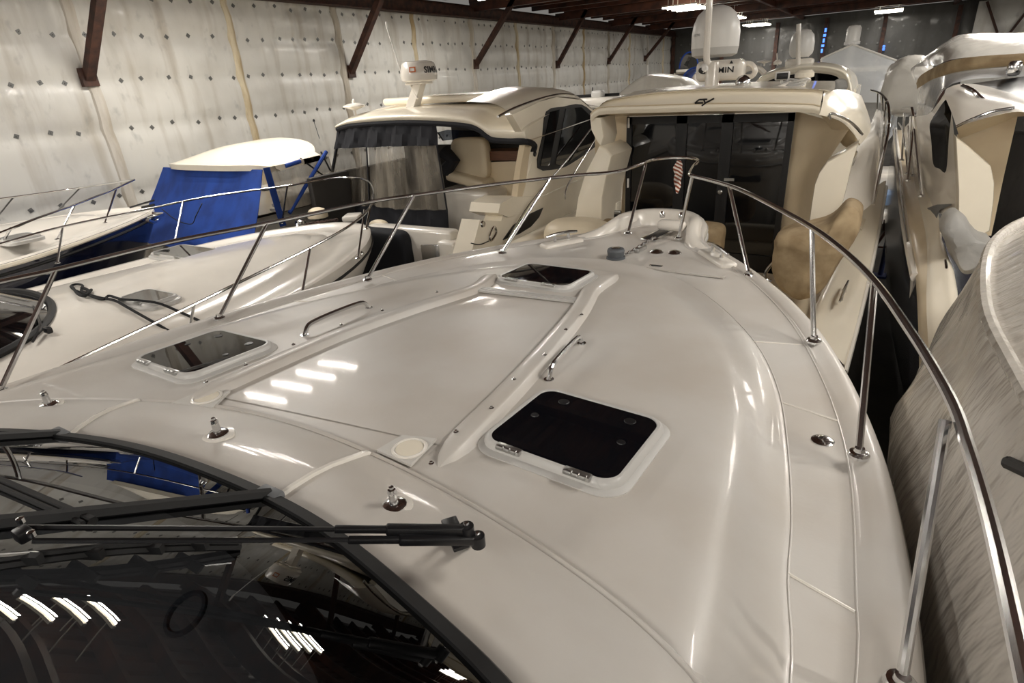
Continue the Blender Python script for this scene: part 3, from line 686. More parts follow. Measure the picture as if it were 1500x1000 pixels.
def ppc(px, plane, val, thick, k=5): # the same with a smooth closed outline
    f_ = {'x': Px, 'y': Py, 'z': Pz}[plane]; P_ = catmull([f_(u, v, val) for u, v in px], k, True)
    vec = {'x': (thick, 0, 0), 'y': (0, thick, 0), 'z': (0, 0, thick)}[plane]
    q = MB(); q.prism(P_, vec); return q
AX = (Vector((1, 0, 0)), Vector((0, 1, 0)), Vector((0, 0, 1)))
# ================================================================ white cruiser on our port side
cxC = -6.65; GOC = [(1.78, -4.5), (1.8, 0), (1.78, 2.5), (1.70, 3.6), (1.48, 4.6), (1.14, 5.4), (.70, 6.0), (.34, 6.3), (0, 6.4)]
zgC = lambda u, y: 2.48+.08*sstep(3, 6.3, y)
cr = thing('bow_cruiser', 'cream cruiser foredeck with two hatches, a looped bow rail and black rope', 'boat', (cxC, 1, 0))
bow_hull(cr, cxC, GOC, zgC, .7, 'gel_white')
cabC = [(1.5, -4.5), (1.5, 0), (1.45, 2.5), (1.28, 3.6), (.98, 4.6), (.6, 5.3), (.3, 5.6), (0, 5.7)]
fdC = fore_deck(cr, cxC, GOC, zgC, .07, 'gel_white', cabin=cabC, cabin_h=.08)
def zC(x, y):
    u = abs(x-cxC); c = interp([(p[1], p[0]) for p in cabC], y)
    return 2.565+.02*sstep(3, 6, y)+.07*max(0, 1-(u/max(c-.2, .2))**2) if u < c-.1 else 2.49
def sC(px, py, dz=0):
    z = 2.6
    for _ in range(10): p = Pz(px, py, z); z = lerp(z, zC(p.x, p.y)+dz, .7)
    return Pz(px, py, z)
hatch(sC(218, 439), .50, .30, 'hatch_frame', False, 'dark_glass', cr, AX)
hatch(sC(272, 372), .84, .44, 'hatch_frame', False, 'dark_glass', cr, AX)
near = [Pz(60, 552, 2.58), Pz(102, 532, 2.62), Pz(282, 447, 2.74), Pz(343, 417, 2.8), Pz(462, 359, 2.9), Pz(520, 325, 2.98), Pz(543, 302, 3.03)]
loop = [Pz(547, 288, 3.06), Pz(546, 276, 3.08), Pz(538, 265, 3.1), Pz(519, 260, 3.1)]
farp = [Pz(480, 262, 3.1), Pz(421, 272, 3.1), Pz(306, 288, 3.1), Pz(221, 305, 3.1), Pz(92, 332, 3.1), Pz(0, 357, 3.08), Pz(-120, 385, 3.05)]
rails(cr, near+loop+farp, [(Pz(284, 447, 2.74), Pz(279, 477, 2.56)), (Pz(454, 364, 2.89), Pz(442, 432, 2.5)), (Pz(534, 307, 3.02), Pz(524, 378, 2.56)), (Pz(421, 272, 3.1), Px(413, 327, -8.25)), (Pz(268, 296, 3.1), Px(257, 350, -8.4)), (Pz(546, 285, 3.07), Pz(536, 335, 2.75)), (Pz(92, 332, 3.1), Px(84, 385, -8.4))])
# windscreen at its cabin front
Wb = [(-8.45, 1.2), (-8.3, 1.9), (-8.06, 2.3), (-7.57, 2.45), (-6.9, 2.36), (-6.24, 2.02), (-5.83, 1.5), (-5.6, .7), (-5.5, -.3)]
Wb = resample(catmull([(x, y, 2.62) for x, y in Wb], 8), 40)
up = lambda p, s: Vector((lerp(p.x, cxC, .16*s), p.y-.85*s, p.z+.42*s))
q = MB(); q.grid([[up(p, s) for p in Wb] for s in (0, .2, .5, 1)]); mk('windscreen', q, 'dark_glass', cr)
q = MB(); q.tube([p+Vector((0, 0, .012)) for p in Wb], .035, 6); mk('windscreen_seal', q, 'black_rubber', cr)
q = MB(); q.tube([sC(28, 430, .03), sC(52, 452, .06), sC(60, 478, .05), sC(48, 500, .03)], .012, 6); mk('wiper', q, 'black_plastic', cr)
q = MB(); q.rbox(sC(70, 483, .04), (.09, .05, .06), .015); mk('wiper_pivot', q, 'black_plastic', cr)
# anchor windlass, chain and cover at the stem head
q = MB(); q.lathe([(.09, 0), (.085, .05), (.05, .07), (.001, .075)], sC(440, 327), n=16); mk('windlass', q, 'steel', cr)
a, b = sC(448, 329, .02), sC(492, 322, .05)
for k in range(14):
    p = a.lerp(b, k/13); d = (b-a).normalized(); w = Vector((0, 0, 1)) if k % 2 else Vector((-d.y, d.x, 0))
    q = MB(); q.tube([p+d*math.cos(t)*.035+w*math.sin(t)*.02 for t in [j*math.pi/5 for j in range(10)]], .008, 5, closed=True); mk('chain_link', q, 'rust_steel', cr)
q = MB(); q.lathe([(.17, 0), (.17, .06), (.13, .13), (.06, .16), (.001, .165)], sC(466, 318), n=18); mk('windlass_cover', q, 'cream_vinyl', cr)
q = MB(); q.rbox(sC(516, 318, .05), (.26, .34, .09), .03, Matrix.Rotation(math.radians(30), 3, 'Z')); mk('bow_roller', q, 'gel_white', cr)
for px in ((529, 372), (436, 331)):
    q = MB(); q.lathe([(.04, 0), (.035, .02), (.001, .045)], sC(*px), n=12); mk('deck_light', q, 'steel', cr)
# black rope lying across the foredeck: a thing of its own
rp = MB()
mainR = [(250, 486), (222, 470), (190, 452), (168, 440), (148, 436), (132, 432), (118, 428), (108, 424), (104, 419), (112, 416), (121, 418), (119, 425), (126, 428), (134, 424), (130, 431), (140, 436), (152, 438), (160, 433), (178, 438), (205, 440), (232, 444), (262, 456), (295, 471)]
rp.tube(catmull([sC(u, v, .07 if 160 < u < 240 and v > 436 and k > 12 else .016) for k, (u, v) in enumerate(mainR)], 5), .013, 6)
rp.tube(catmull([sC(u, v, .03) for u, v in [(106, 420), (114, 430), (124, 433), (130, 426), (120, 421)]], 5), .016, 6)
tag(mk('mooring_rope', rp, 'rope_black'), 'black mooring rope with a knotted end lying over a cruiser foredeck hatch', 'rope')
# ================================================================ navy hull boat by the wall
cxD = -10.1; GOD = [(1.62, -4), (1.65, 1.0), (1.64, 2.5), (1.42, 3.4), (.98, 4.3), (.5, 4.95), (.2, 5.2), (0, 5.28)]
zgD = lambda u, y: 2.82+.05*sstep(2, 5, y)
nv = thing('navy_boat', 'cream decked boat with a navy blue hull and tall pointed bow rail beside the wall', 'boat', (cxD, 1, 0))
bow_hull(nv, cxD, GOD, zgD, .7, 'navy', 'black_rubber')
q = MB(); q.tube(bring(cxD, GOD, lambda u, y: zgD(u, y)-.03), .028, 6); mk('gunwale_trim', q, 'gel_cream', nv)
fore_deck(nv, cxD, GOD, zgD, .05, 'gel_white', toe=.07, cabin=[(1.35, -4), (1.35, 1), (1.3, 2.3), (1.05, 3.2), (.6, 4.0), (.3, 4.4), (0, 4.5)], cabin_h=.10)
tip = Pz(197, 263, 3.36)
nearD = [Px(-90, 372, -8.4), Px(0, 341, -8.45), Px(53, 320, -8.65), Px(109, 300, -9.0), Px(160, 280, -9.5), tip]
farD = [tip, Px(117, 275, -10.9), Px(60, 283, -11.2), Px(0, 291, -11.4), Px(-90, 304, -11.5)]
rails(nv, nearD, [(Px(16, 334, -8.5), Pz(0, 362, 2.86)), (Px(109, 301, -9.0), Pz(84, 350, 2.86)), (Px(170, 277, -9.6), Pz(154, 326, 2.87))])
rails(nv, farD, [(Px(117, 275, -10.9), Pz(83, 310, 2.86)), (Px(20, 288, -11.4), Pz(-10, 325, 2.84))])
hatch(Pz(30, 350, 2.98), .36, .30, 'hatch_frame', False, 'dark_glass', nv, AX)
q = MB(); q.tube(catmull([Pz(216, 322, 2.8), Pz(226, 325, 2.72), Pz(234, 316, 2.78), Pz(222, 312, 2.84)], 6), .028, 8); q.rbox(Pz(224, 316, 2.8), (.16, .3, .06), .02); mk('bow_anchor', q, 'steel', nv)
q = MB(); q.tube([Pz(190, 304, 2.95), Pz(226, 293, 3.02)], .014, 6); q.tube([Pz(208, 304, 2.95), Pz(226, 300, 2.98)], .02, 6); mk('bow_fitting', q, 'black_plastic', nv)
# ================================================================ boat with the blue canopy
cxE = -9.86; hE = 1.46
bl = thing('canopy_boat', 'boat with a bright blue canvas canopy under a cream hard top', 'boat', (cxE, 8, 0))
zE = lambda u, y: 3.40+.22*(1-(u/1.5)**2)*sstep(6.1, 7.2, y)+.06*sstep(6.2, 8, y)
q = MB(); R_ = []
for j in range(15):
    y = lerp(6.2, 7.9, j/14); w = hE*(.97+.03*sstep(6.2, 6.8, y)); row = []
    for i in range(21):
        a = -1+2*i/20; u = a*w; yy = y+(abs(a)**4*.28 if j < 3 else 0)-(abs(a)**4*.5 if j > 11 else 0)
        row.append(Vector((cxE+u, yy, zE(u, yy)-.05*abs(a)**8)))
    R_.append(row)
low = [[p-Vector((0, 0, .09)) for p in r] for r in R_]
rim0 = [R_[0], low[0]]; q.grid(R_); q.grid(low); q.grid([R_[0], low[0]]); q.grid([R_[-1], low[-1]]); q.grid([[r[0] for r in R_], [r[0] for r in low]]); q.grid([[r[-1] for r in R_], [r[-1] for r in low]])
mk('hard_top', q, 'gel_cream', bl, sharp=50)
q = MB(); G_ = []
for i in range(25):
    a = i/24; row = []
    for j in range(12):
        t = j/11; tu = Vector((cxE-hE+.05+a*(2*hE-.12), 6.30+.05*(2*a-1)**2, 3.33)); bo = Vector((cxE-hE-.35+a*(2*hE+.55), 5.42+.15*(2*a-1)**2, 2.15))
        p = tu.lerp(bo, t); p.y += .03*math.sin(a*17+t*2)*t+.05*math.sin(t*math.pi); row.append(p)
    G_.append(row)
q.grid(G_); mk('front_canvas', q, 'blue_canvas', bl, thick=.01)
q = MB(); xs_ = cxE+hE-.02; q.grid([[Vector((xs_+.10*t+.01*math.sin(9*y), y, 3.36-.95*t)) for t in (0, .3, .6, 1)] for y in (6.32, 6.38, 6.44)]); mk('side_canvas', q, 'blue_canvas', bl, thick=.01)
q = MB(); q.grid([[Vector((xs_+.10*t, y, 3.36-.72*t)) for t in (0, .5, 1)] for y in (6.44, 7.0, 7.4, 7.75)]); mk('side_window', q, 'vinyl_clear', bl)
for a, b in (((478, 222), (424, 312)), ((418, 243), (440, 236))):
    q = MB(); q.tube([Px(*a, xs_+.03), Px(*b, xs_+.08)], .035, 8); mk('canopy_strut', q, 'blue_canvas', bl)
for a, b in (((440, 232), (480, 262)), ((470, 222), (484, 250))):
    q = MB(); q.tube([Px(*a, xs_), Px(*b, xs_+.04)], .015, 6); mk('canopy_frame', q, 'black_plastic', bl)
HE = [(1.38, 6.15), (1.42, 7), (1.4, 9), (1.2, 11), (.6, 12.2), (0, 12.6)]
bow_hull(bl, cxE-.45, [(u*.9, y) for u, y in HE], lambda u, y: 2.62, .7, 'gel_white'); q = MB(); q.box((cxE-.45, 6.25, 1.7), (2.4, .1, 1.7)); mk('transom', q, 'gel_white', bl)
q = MB(); q.grid([[Vector((cxE+u, y, 2.6+.1*(1-(u/1.5)**2))) for u in (-1.4, -.7, 0, .7, 1.3)] for y in (6.15, 6.5, 7.2, 7.7)]); mk('side_deck', q, 'gel_white', bl)
for k in range(3):
    q = MB(); q.rbox((cxE+hE-.1, 7.0+k*.06, 2.66+.07*k), (.2, 1.2, .06), .02); mk('coaming_step', q, 'gel_white', bl)
q = MB(); q.tube([Py(468, 203, 8.5), Py(460, 178, 8.6)], .008, 5); q.bolt(Py(460, 178, 8.6), .025, .05); mk('antenna', q, 'black_plastic', bl)
q = MB(); q.tube(catmull([Py(u, v, 5.52) for u, v in [(237, 306), (258, 322), (280, 328), (287, 316), (296, 298)]], 6), .008, 5); mk('canvas_strap', q, 'black_plastic', bl)
def skin(curves, n=30, k=6, smooth=True):
    # surface through a list of polylines (each resampled to n points)
    C = [resample(catmull(c, 8) if smooth else [Vector(p) for p in c], n) for c in curves]
    rows = []
    cols = [catmull([c[i] for c in C], k) if len(C) > 2 else [C[0][i].lerp(C[1][i], t/k) for t in range(k+1)] for i in range(n)]
    q = MB(); q.grid([[cols[i][j] for i in range(n)] for j in range(len(cols[0]))]); return q
def patch(a, b, c, d, bulge=(0, 0, 0), nu=12, nv=12):
    a, b, c, d = map(Vector, (a, b, c, d)); B = Vector(bulge); R_ = []
    for i in range(nu+1):
        s = i/nu; R_.append([a.lerp(b, s).lerp(d.lerp(c, s), j/nv)+B*(16*s*(1-s)*(j/nv)*(1-j/nv)) for j in range(nv+1)])
    q = MB(); q.grid(R_); return q
def lump(c, r, e=.55, seed=0, amp=.1, n=22, flat=True):
    q = MB(); R_ = []; sg = lambda x: math.copysign(abs(x)**e, x)
    for i in range(n+1):
        ph = -math.pi/2+math.pi*i/n; row = []
        for j in range(28):
            th = 2*math.pi*j/28
            p = Vector((r[0]*sg(math.cos(ph))*sg(math.cos(th)), r[1]*sg(math.cos(ph))*sg(math.sin(th)), r[2]*sg(math.sin(ph))))
            p *= 1+amp*noise.noise(p*2.6+Vector((seed*7.3, seed, 2)))+amp*.5*noise.noise(p*6+Vector((seed, 3, 1)))
            row.append(Vector(c)+p)
        R_.append(row)
    q.grid(R_, cv=True); return q
# ================================================================ hardtop cruiser with the radar
cxF = -6.4; YF = 7.9; XS = -4.45
hf = thing('hardtop_cruiser', 'cream hardtop cruiser with a round radar mast and a clear-windowed black cockpit curtain', 'boat', (cxF, 9, 0))
hull_f = [(1.8, 6.5), (1.9, 7.2), (1.92, 9), (1.85, 11), (1.4, 13.2), (.7, 15), (0, 15.7)]
bow_hull(hf, cxF, hull_f, lambda u, y: 2.02+.25*sstep(8, 14, y), .6, 'gel_cream', 'gel_tan')
# roof: aft lip, crown, shoulders
lip = [Py(u, v, YF) for u, v in ((494, 188), (512, 183), (545, 180), (590, 178), (640, 179), (685, 183), (702, 189), (712, 197), (722, 203), (745, 205), (772, 206))]
lip2 = [p+Vector((0, -.02, h)) for p, h in zip(lip, (.05, .08, .10, .11, .11, .12, .12, .14, .16, .18, .16))]
def zR(u, y): return 4.02-.20*abs(u/1.95)**2.5+.10*sstep(8.2, 9.2, y)-.25*sstep(10.2, 13, y)
c2 = [Vector((p.x, 8.35, max(p.z+.1, zR(p.x-cxF, 8.35)))) for p in lip2]
c3 = [Vector((cxF+1.95*a, 9.0, zR(1.95*a, 9.0))) for a in [-1+2*i/10 for i in range(11)]]
c4 = [Vector((cxF+1.95*a, 10.2, zR(1.95*a, 10.2))) for a in [-1+2*i/10 for i in range(11)]]
c5 = [Vector((cxF+1.85*a, 12, zR(1.9*a, 12.2))) for a in [-1+2*i/10 for i in range(11)]]
mk('hard_top', skin([lip, lip2, c2, c3, c4, c5], 40, 6), 'gel_cream', hf, sharp=70)
under = [p+Vector((0, 0, -.015)) for p in lip]
q = MB(); q.tube(catmull(under+[Px(783, 213, XS), Px(781, 222, XS)], 5), .045, 8); mk('lip_seal', q, 'black_canvas', hf)
mk('headliner', skin([under, [Vector((p.x, 11, 3.72)) for p in under]], 20, 3), 'gel_tan', hf)
# starboard cheek with side windows
side = [(772, 206), (783, 212), (778, 240), (769, 275), (764, 297), (790, 291), (850, 262), (905, 238), (905, 190), (872, 164), (850, 146), (815, 142), (790, 149), (750, 168)]
mk('cabin_side', pp(side, 'x', XS, -.12), 'gel_cream', hf)
mk('roof_cheek', skin([[Px(u, v, XS) for u, v in ((750, 168), (790, 149), (815, 142), (850, 146), (872, 164), (890, 178))], [Px(u, v, XS)+Vector((-.22, 0, .13)) for u, v in ((745, 166), (786, 147), (815, 141), (850, 145), (872, 163), (890, 178))], [Px(u, v, XS)+Vector((-.7, 0, .18)) for u, v in ((745, 166), (786, 147), (815, 141), (850, 145), (872, 163), (890, 178))]], 24, 5), 'gel_cream', hf)
wf = mk('window_frame', ppc([(801, 163), (826, 156), (852, 153), (872, 170), (884, 200), (868, 218), (836, 240), (818, 247), (788, 246), (795, 200)], 'x', XS+.012, -.02, 3), 'black_rubber', hf)
mk('side_pane', pp([(806, 164), (821, 160), (811, 208), (805, 243), (792, 243), (799, 200)], 'x', XS+.02, -.012), 'dark_glass', hf)
mk('side_pane', pp([(829, 159), (852, 157), (868, 173), (880, 199), (866, 214), (835, 236), (820, 242), (814, 240)], 'x', XS+.02, -.012), 'dark_glass', hf)
q = MB(); q.lathe([(.045, 0), (.045, .012), (.03, .02), (.001, .015)], Px(783, 225, XS), (1, 0, 0), 16); mk('side_speaker', q, 'black_plastic', hf)
q = MB(); q.tube(catmull([Px(u, v, XS+.02)+Vector((-.06, 0, .02)) for u, v in ((735, 173), (760, 160), (795, 147), (825, 140), (845, 141))], 6), .018, 8); mk('roof_rail', q, 'steel', hf)
# raised roof hatch and port wing
q = MB(); q.rbox((cxF+.05, 9.35, 4.19), (2.7, 1.6, .12), .05, None, 3); mk('roof_hatch', q, 'gel_cream', hf)
q = MB(); q.tube([Vector((cxF-1.7, 8.15, 3.93)), Vector((cxF-1.62, 8.8, 4.02)), Vector((cxF-1.3, 9.3, 4.1))], .06, 8); mk('roof_moulding', q, 'gel_cream', hf)
# radar on its mast
rc = Py(613, 104, 8.35)
mb_ = Py(606, 168, 8.35)
q = MB(); q.loft([[mb_+Vector((sx*.15, sy*.12, -.05)) for sx, sy in ((-1, -1), (1, -1), (1, 1), (-1, 1))], [Vector((mb_.x, 8.35, mb_.z+.12))+Vector((sx*.09, sy*.09, 0)) for sx, sy in ((-1, -1), (1, -1), (1, 1), (-1, 1))], [rc+Vector((sx*.075, sy*.075, -.18)) for sx, sy in ((-1, -1), (1, -1), (1, 1), (-1, 1))]]); mast = mk('radar_mast', q, 'gel_white', hf, sharp=20)
q = MB(); q.rbox(rc+Vector((-.02, 0, -.185)), (.36, .3, .03), .01); q.tube([rc+Vector((-.16, -.05, -.19)), rc+Vector((-.02, -.08, -.42))], .018, 6); mk('radar_bracket', q, 'gel_white', mast)
q = MB(); q.lathe([(.20, -.17), (.29, -.14), (.305, -.09), (.30, -.02), (.275, .10), (.25, .135), (.15, .15), (.001, .155)], rc, n=32); rd = mk('radar_dome', q, 'gel_white', hf)
fa = math.atan2(-rc.x, -rc.y)          # bearing of the viewer seen from the radar
def onrad(s0, z0):
    def f(x, y):
        z = z0+y; r = interp([(-.14, .29), (-.09, .305), (-.02, .30), (.10, .275), (.135, .25)], z)+.005; a = s0+x/.3
        th = math.atan2(CAM.y-rc.y, CAM.x-rc.x)+a
        return rc+Vector((math.cos(th)*r, math.sin(th)*r, z))
    return f
mk('radar_lettering', text_mb('SIMRAD', .13, onrad(.30, -.035), .004), 'black_plastic', rd)
em = onrad(-.52, -.02)
mat('emblem_orange', (206, 112, 60), .5)
q = MB()
for (x0, y0, x1, y1) in ((0, 0, .11, .016), (0, .064, .11, .08), (0, 0, .016, .08), (.094, 0, .11, .08)): q.prism([em(x0, y0), em(x1, y0), em(x1, y1), em(x0, y1)], (.004, -.004, 0))
mk('radar_emblem', q, 'emblem_orange', rd)
q = MB(); q.prism([em(.022, .022), em(.088, .022), em(.088, .058), em(.022, .058)], (.003, -.003, 0)); mk('emblem_centre', q, 'panel_white', rd)
q = MB(); q.tube([Py(591, 118, 8.35), Py(566, 38, 8.35)], .010, 6); q.lathe([(.016, 0), (.016, .1), (.001, .11)], Py(567, 42, 8.35), n=8); mk('whip_antenna', q, 'panel_white', hf)
c = Py(519, 156, 8.1)
q = MB(); q.lathe([(.03, -.06), (.15, -.02), (.2, .0), (.19, .02), (.1, .05), (.001, .06)], c, n=24); q.tube([c+Vector((.01, 0, -.2)), c], .016, 8); q.lathe([(.035, .03), (.03, .09), (.001, .13)], c, n=8); mk('tv_antenna', q, 'gel_white', hf)
q = MB(); q.lathe([(.05, -.05), (.1, 0), (.1, .03), (.06, .06), (.001, .07)], Py(637, 160, 8.5), n=16); mk('gps_puck', q, 'gel_white', hf)
q = MB(); q.lathe([(.06, 0), (.06, .02), (.001, .025)], Py(690, 168, 8.4), n=14); mk('deck_disc', q, 'gel_tan', hf)
for px in ((757, 143), (752, 148)):
    q = MB(); p = Px(*px, -5.0); q.rbox(p, (.12, .1, .06), .015); q.tube([p, p+Vector((.12, .2, .03))], .016, 6); mk('horn', q, 'steel', hf)
# curtain: black canvas bands with clear panels between
def curtain(top, bot, a0, a1, m, nm):
    T, B = [Py(u, v, YF) for u, v in top], [Py(u, v, YF-.05) for u, v in bot]; T, B = resample(catmull(T, 6), 34), resample(catmull(B, 6), 34); R_ = []
    for t in [i/8 for i in range(9)]:
        row = []
        for i in range(34):
            p = T[i].lerp(B[i], t); p.y += .035*math.sin(i*.8+a0)*(.3+.7*t)+.015*math.sin(i*2.3+t*3); row.append(p)
        R_.append(row)
    q = MB(); q.grid(R_); return mk(nm, q, m, hf, thick=.006 if 'canvas' in m else 0)
curtain(((494, 188), (560, 183), (638, 184)), ((489, 218), (560, 215), (640, 213)), 0, 0, 'black_canvas', 'curtain_band')
curtain(((489, 218), (537, 216)), ((482, 298), (540, 302)), 0, 0, 'vinyl_clear', 'curtain_window')
curtain(((539, 216), (590, 214), (640, 213)), ((541, 300), (580, 306), (655, 308)), 1, 0, 'vinyl_clear', 'curtain_window')
curtain(((482, 296), (540, 300), (580, 305), (655, 307)), ((474, 322), (540, 335), (600, 345), (657, 384)), 0, 0, 'black_canvas', 'curtain_band')
q = MB(); q.tube([Py(537, 214, YF-.03), Py(541, 302, YF-.07)], .012, 6); mk('curtain_zip', q, 'black_canvas', hf)
q = MB(); q.tube([Py(640, 213, YF-.03), Py(655, 310, YF-.07)], .014, 6); mk('curtain_zip', q, 'black_canvas', hf)
q = MB(); q.prism([Py(u, v, YF-.02) for u, v in ((497, 190), (487, 250), (478, 312), (467, 325), (480, 270))], (0, .05, 0)); mk('curtain_side', q, 'black_canvas', hf)
# cockpit: sole, seats, bulkhead
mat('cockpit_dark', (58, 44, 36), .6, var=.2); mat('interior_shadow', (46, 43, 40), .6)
q = MB(); q.box((cxF, 8.6, 1.5), (3.7, 4.6, .06)); mk('cockpit_sole', q, 'cockpit_dark', hf)
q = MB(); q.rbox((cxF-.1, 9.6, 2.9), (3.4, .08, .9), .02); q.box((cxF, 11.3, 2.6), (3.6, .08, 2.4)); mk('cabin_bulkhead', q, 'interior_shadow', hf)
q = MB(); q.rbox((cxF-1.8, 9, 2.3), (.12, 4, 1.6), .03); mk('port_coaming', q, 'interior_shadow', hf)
q = MB(); q.prism([Py(u, v, 9.9) for u, v in ((648, 206), (700, 201), (705, 192), (655, 190), (640, 194))], (0, .05, 0)); mk('front_window', q, 'clear_pane', hf)
st = mk('helm_seat', lump(Py(690, 232, 8.9), (.38, .12, .36), .4, 1, .03), 'cream_vinyl', hf)
q = MB(); q.rbox(Py(690, 262, 8.8), (.8, .5, .16), .06, Matrix.Rotation(.2, 3, 'Y'), 3); mk('seat_cushion', q, 'cream_vinyl', st)
q = MB(); q.tube([Py(650, 222, 8.6), Py(664, 235, 8.6), Py(652, 250, 8.6)], .13, 10); mk('wheel_cover', q, 'black_canvas', hf)
q = MB(); q.rbox(Py(695, 305, 8.7), (1.1, .8, .75), .08, None, 3); mk('seat_base', q, 'gel_white', hf)
q = MB(); q.prism([Py(u, v, 8.95) for u, v in ((702, 238), (762, 236), (758, 270), (752, 300), (717, 330), (716, 275), (702, 255))], (0, .5, 0)); mk('galley_unit', q, 'gel_tan', hf)
q = MB(); q.prism([Py(u, v, 8.93) for u, v in ((702, 222), (764, 221), (761, 235), (702, 235))], (0, .5, 0)); mk('galley_top', q, 'wood', hf)
# stern bench with wooden cap, black cover, chrome frame
q = MB(); q.rbox(Py(608, 372, 7.0), (1.7, .25, .9), .06, None, 3); mk('transom', q, 'gel_white', hf)
q = MB(); q.rbox(Py(604, 336, 7.0), (1.25, .22, .09), .03, None, 3); mk('transom_cap', q, 'wood', hf)
q = lump(Py(560, 380, 6.8), (.62, .16, .52), .35, 4, .05); mk('engine_cover', q, 'black_canvas', hf)
q = MB(); q.rbox(Py(632, 378, 6.72), (.3, .03, .42), .012, Matrix.Rotation(.25, 3, 'Z')); mk('boarding_plate', q, 'steel', hf)
q = MB(); q.rbox(Py(668, 372, 7.0), (.34, .5, .5), .05, None, 3); mk('side_locker', q, 'gel_white', hf)
q = lump(Py(556, 336, 7.1), (.2, .1, .16), .7, 2, .05); mk('rolled_cover', q, 'cream_vinyl', hf)
# starboard quarter: moulded side with black vent and cleat
quarter = [(703, 322), (734, 324), (742, 300), (765, 292), (790, 290), (850, 262), (905, 238), (905, 330), (800, 420), (740, 440), (676, 425), (690, 372)]
mk('quarter_panel', pp(quarter, 'x', XS+.02, -.3), 'gel_cream', hf)
mk('quarter_step', pp([(733, 298), (752, 288), (800, 288), (800, 300), (745, 318), (730, 312)], 'x', XS+.06, -.5), 'gel_cream', hf)
mk('quarter_vent', pp([(737, 351), (752, 330), (772, 315), (796, 304), (790, 318), (778, 332), (760, 343), (738, 351)], 'x', XS+.03, -.02), 'black_plastic', hf)
q = MB(); q.tube(catmull([Px(u, v, XS+.05) for u, v in ((724, 332), (718, 345), (720, 352), (727, 340))], 6, True), .016, 6); mk('quarter_cleat', q, 'steel', hf)
q = MB(); q.lathe([(.05, 0), (.04, .02), (.001, .022)], Px(707, 328, XS+.02), (1, 0, 0), 14); mk('quarter_cap', q, 'steel', hf)
q = MB(); q.tube(catmull([Px(u, v, XS+.04) for u, v in ((690, 356), (703, 358), (716, 353))], 5), .008, 5); mk('quarter_cord', q, 'black_plastic', hf)
q = MB(); q.prism([Px(u, v, XS+.01) for u, v in ((777, 213), (770, 270), (762, 300), (756, 300), (762, 250), (769, 212))], (-.08, -.03, 0)); mk('door_edge', q, 'gel_tan', hf)
# side deck handrails
for P_ in (((735, 368), (775, 300), (830, 235), (868, 185)), ((828, 292), (832, 270), (865, 215), (880, 192))):
    q = MB(); q.tube(catmull([Px(u, v, XS+.14) for u, v in P_], 6), .014, 8); mk('side_rail', q, 'steel', hf)
# ================================================================ yacht with the dark sliding doors ahead of our bow
YD = 8.5; YA = 7.6
gy = thing('sliding_door_yacht', 'cream flybridge yacht seen from astern with three dark sliding cockpit doors', 'boat', (-1.9, 10, 0))
HG = [(2.0, 6.2), (2.1, 8), (2.12, 11), (2.0, 13.5), (1.5, 16), (.8, 17.8), (0, 18.4)]
bow_hull(gy, -1.95, [(u, y) for u, y in HG], lambda u, y: 1.72+.5*sstep(7.6, 10, y), .6, 'gel_cream', 'alu_paint')
# doors
x0, x1, z0, z1 = Py(919, 172, YD).x, Py(1165, 172, YD).x, 1.74, 3.83
ed = [x0, Py(996, 250, YD).x, Py(1061, 250, YD).x, x1]
for i in range(3):
    a, b = ed[i], ed[i+1]
    q = MB(); w = .075
    for (cx_, cz_, dx_, dz_) in (((a+b)/2, z1-.05, b-a, .1), ((a+b)/2, z0+.12, b-a, .24), (a+w/2, (z0+z1)/2, w, z1-z0), (b-w/2, (z0+z1)/2, w, z1-z0)): q.box((cx_, YD-.02*i, cz_), (dx_, .05, dz_))
    dr = mk('sliding_door', q, 'black_plastic', gy)
    q = MB(); q.box(((a+b)/2, YD+.01-.02*i, (z0+z1)/2), (b-a-.1, .012, z1-z0-.2)); mk('door_pane', q, 'dark_glass', dr)
q = MB(); q.lathe([(.03, 0), (.03, .02), (.018, .03), (.001, .03)], Py(1055, 281, YD-.07), (0, -1, 0), 14); q.box(Py(1068, 263, YD-.07), (.13, .01, .035)); mk('door_lock', q, 'alu', gy)
for px in ((920, 268), (1147, 272), (1134, 368), (1160, 180), (921, 180)):
    q = MB(); q.box(Py(*px, YD-.05), (.025, .02, .13)); mk('door_hinge', q, 'panel_white', gy)
# cockpit lining: bulkhead, raked starboard inner wall, soffit
mk('bulkhead_strip', pp([(872, 172), (919, 170), (914, 345), (870, 350)], 'y', YD+.03, .06), 'gel_tan', gy)
W0 = [Vector((x1, YD, z)) for z in (3.84, 3.3, 2.7, 2.2, 1.74)]
W1 = [Py(u, v, 7.9) for u, v in ((1243, 190), (1215, 232), (1196, 263), (1188, 310), (1180, 372))]
mk('starboard_lining', skin([W0, [a.lerp(b, .5)+Vector((.03, .12, 0)) for a, b in zip(W0, W1)], W1], 18, 5), 'gel_tan', gy, sharp=80)
fasB = [Py(u, v, YA) for u, v in ((866, 178), (874, 170), (890, 167), (960, 165), (1040, 163), (1120, 163), (1185, 165), (1200, 168))]
mk('soffit', skin([fasB, [Vector((lerp(x0-.35, x1+.1, i/7), YD, 3.84)) for i in range(8)]], 24, 4), 'gel_tan', gy)
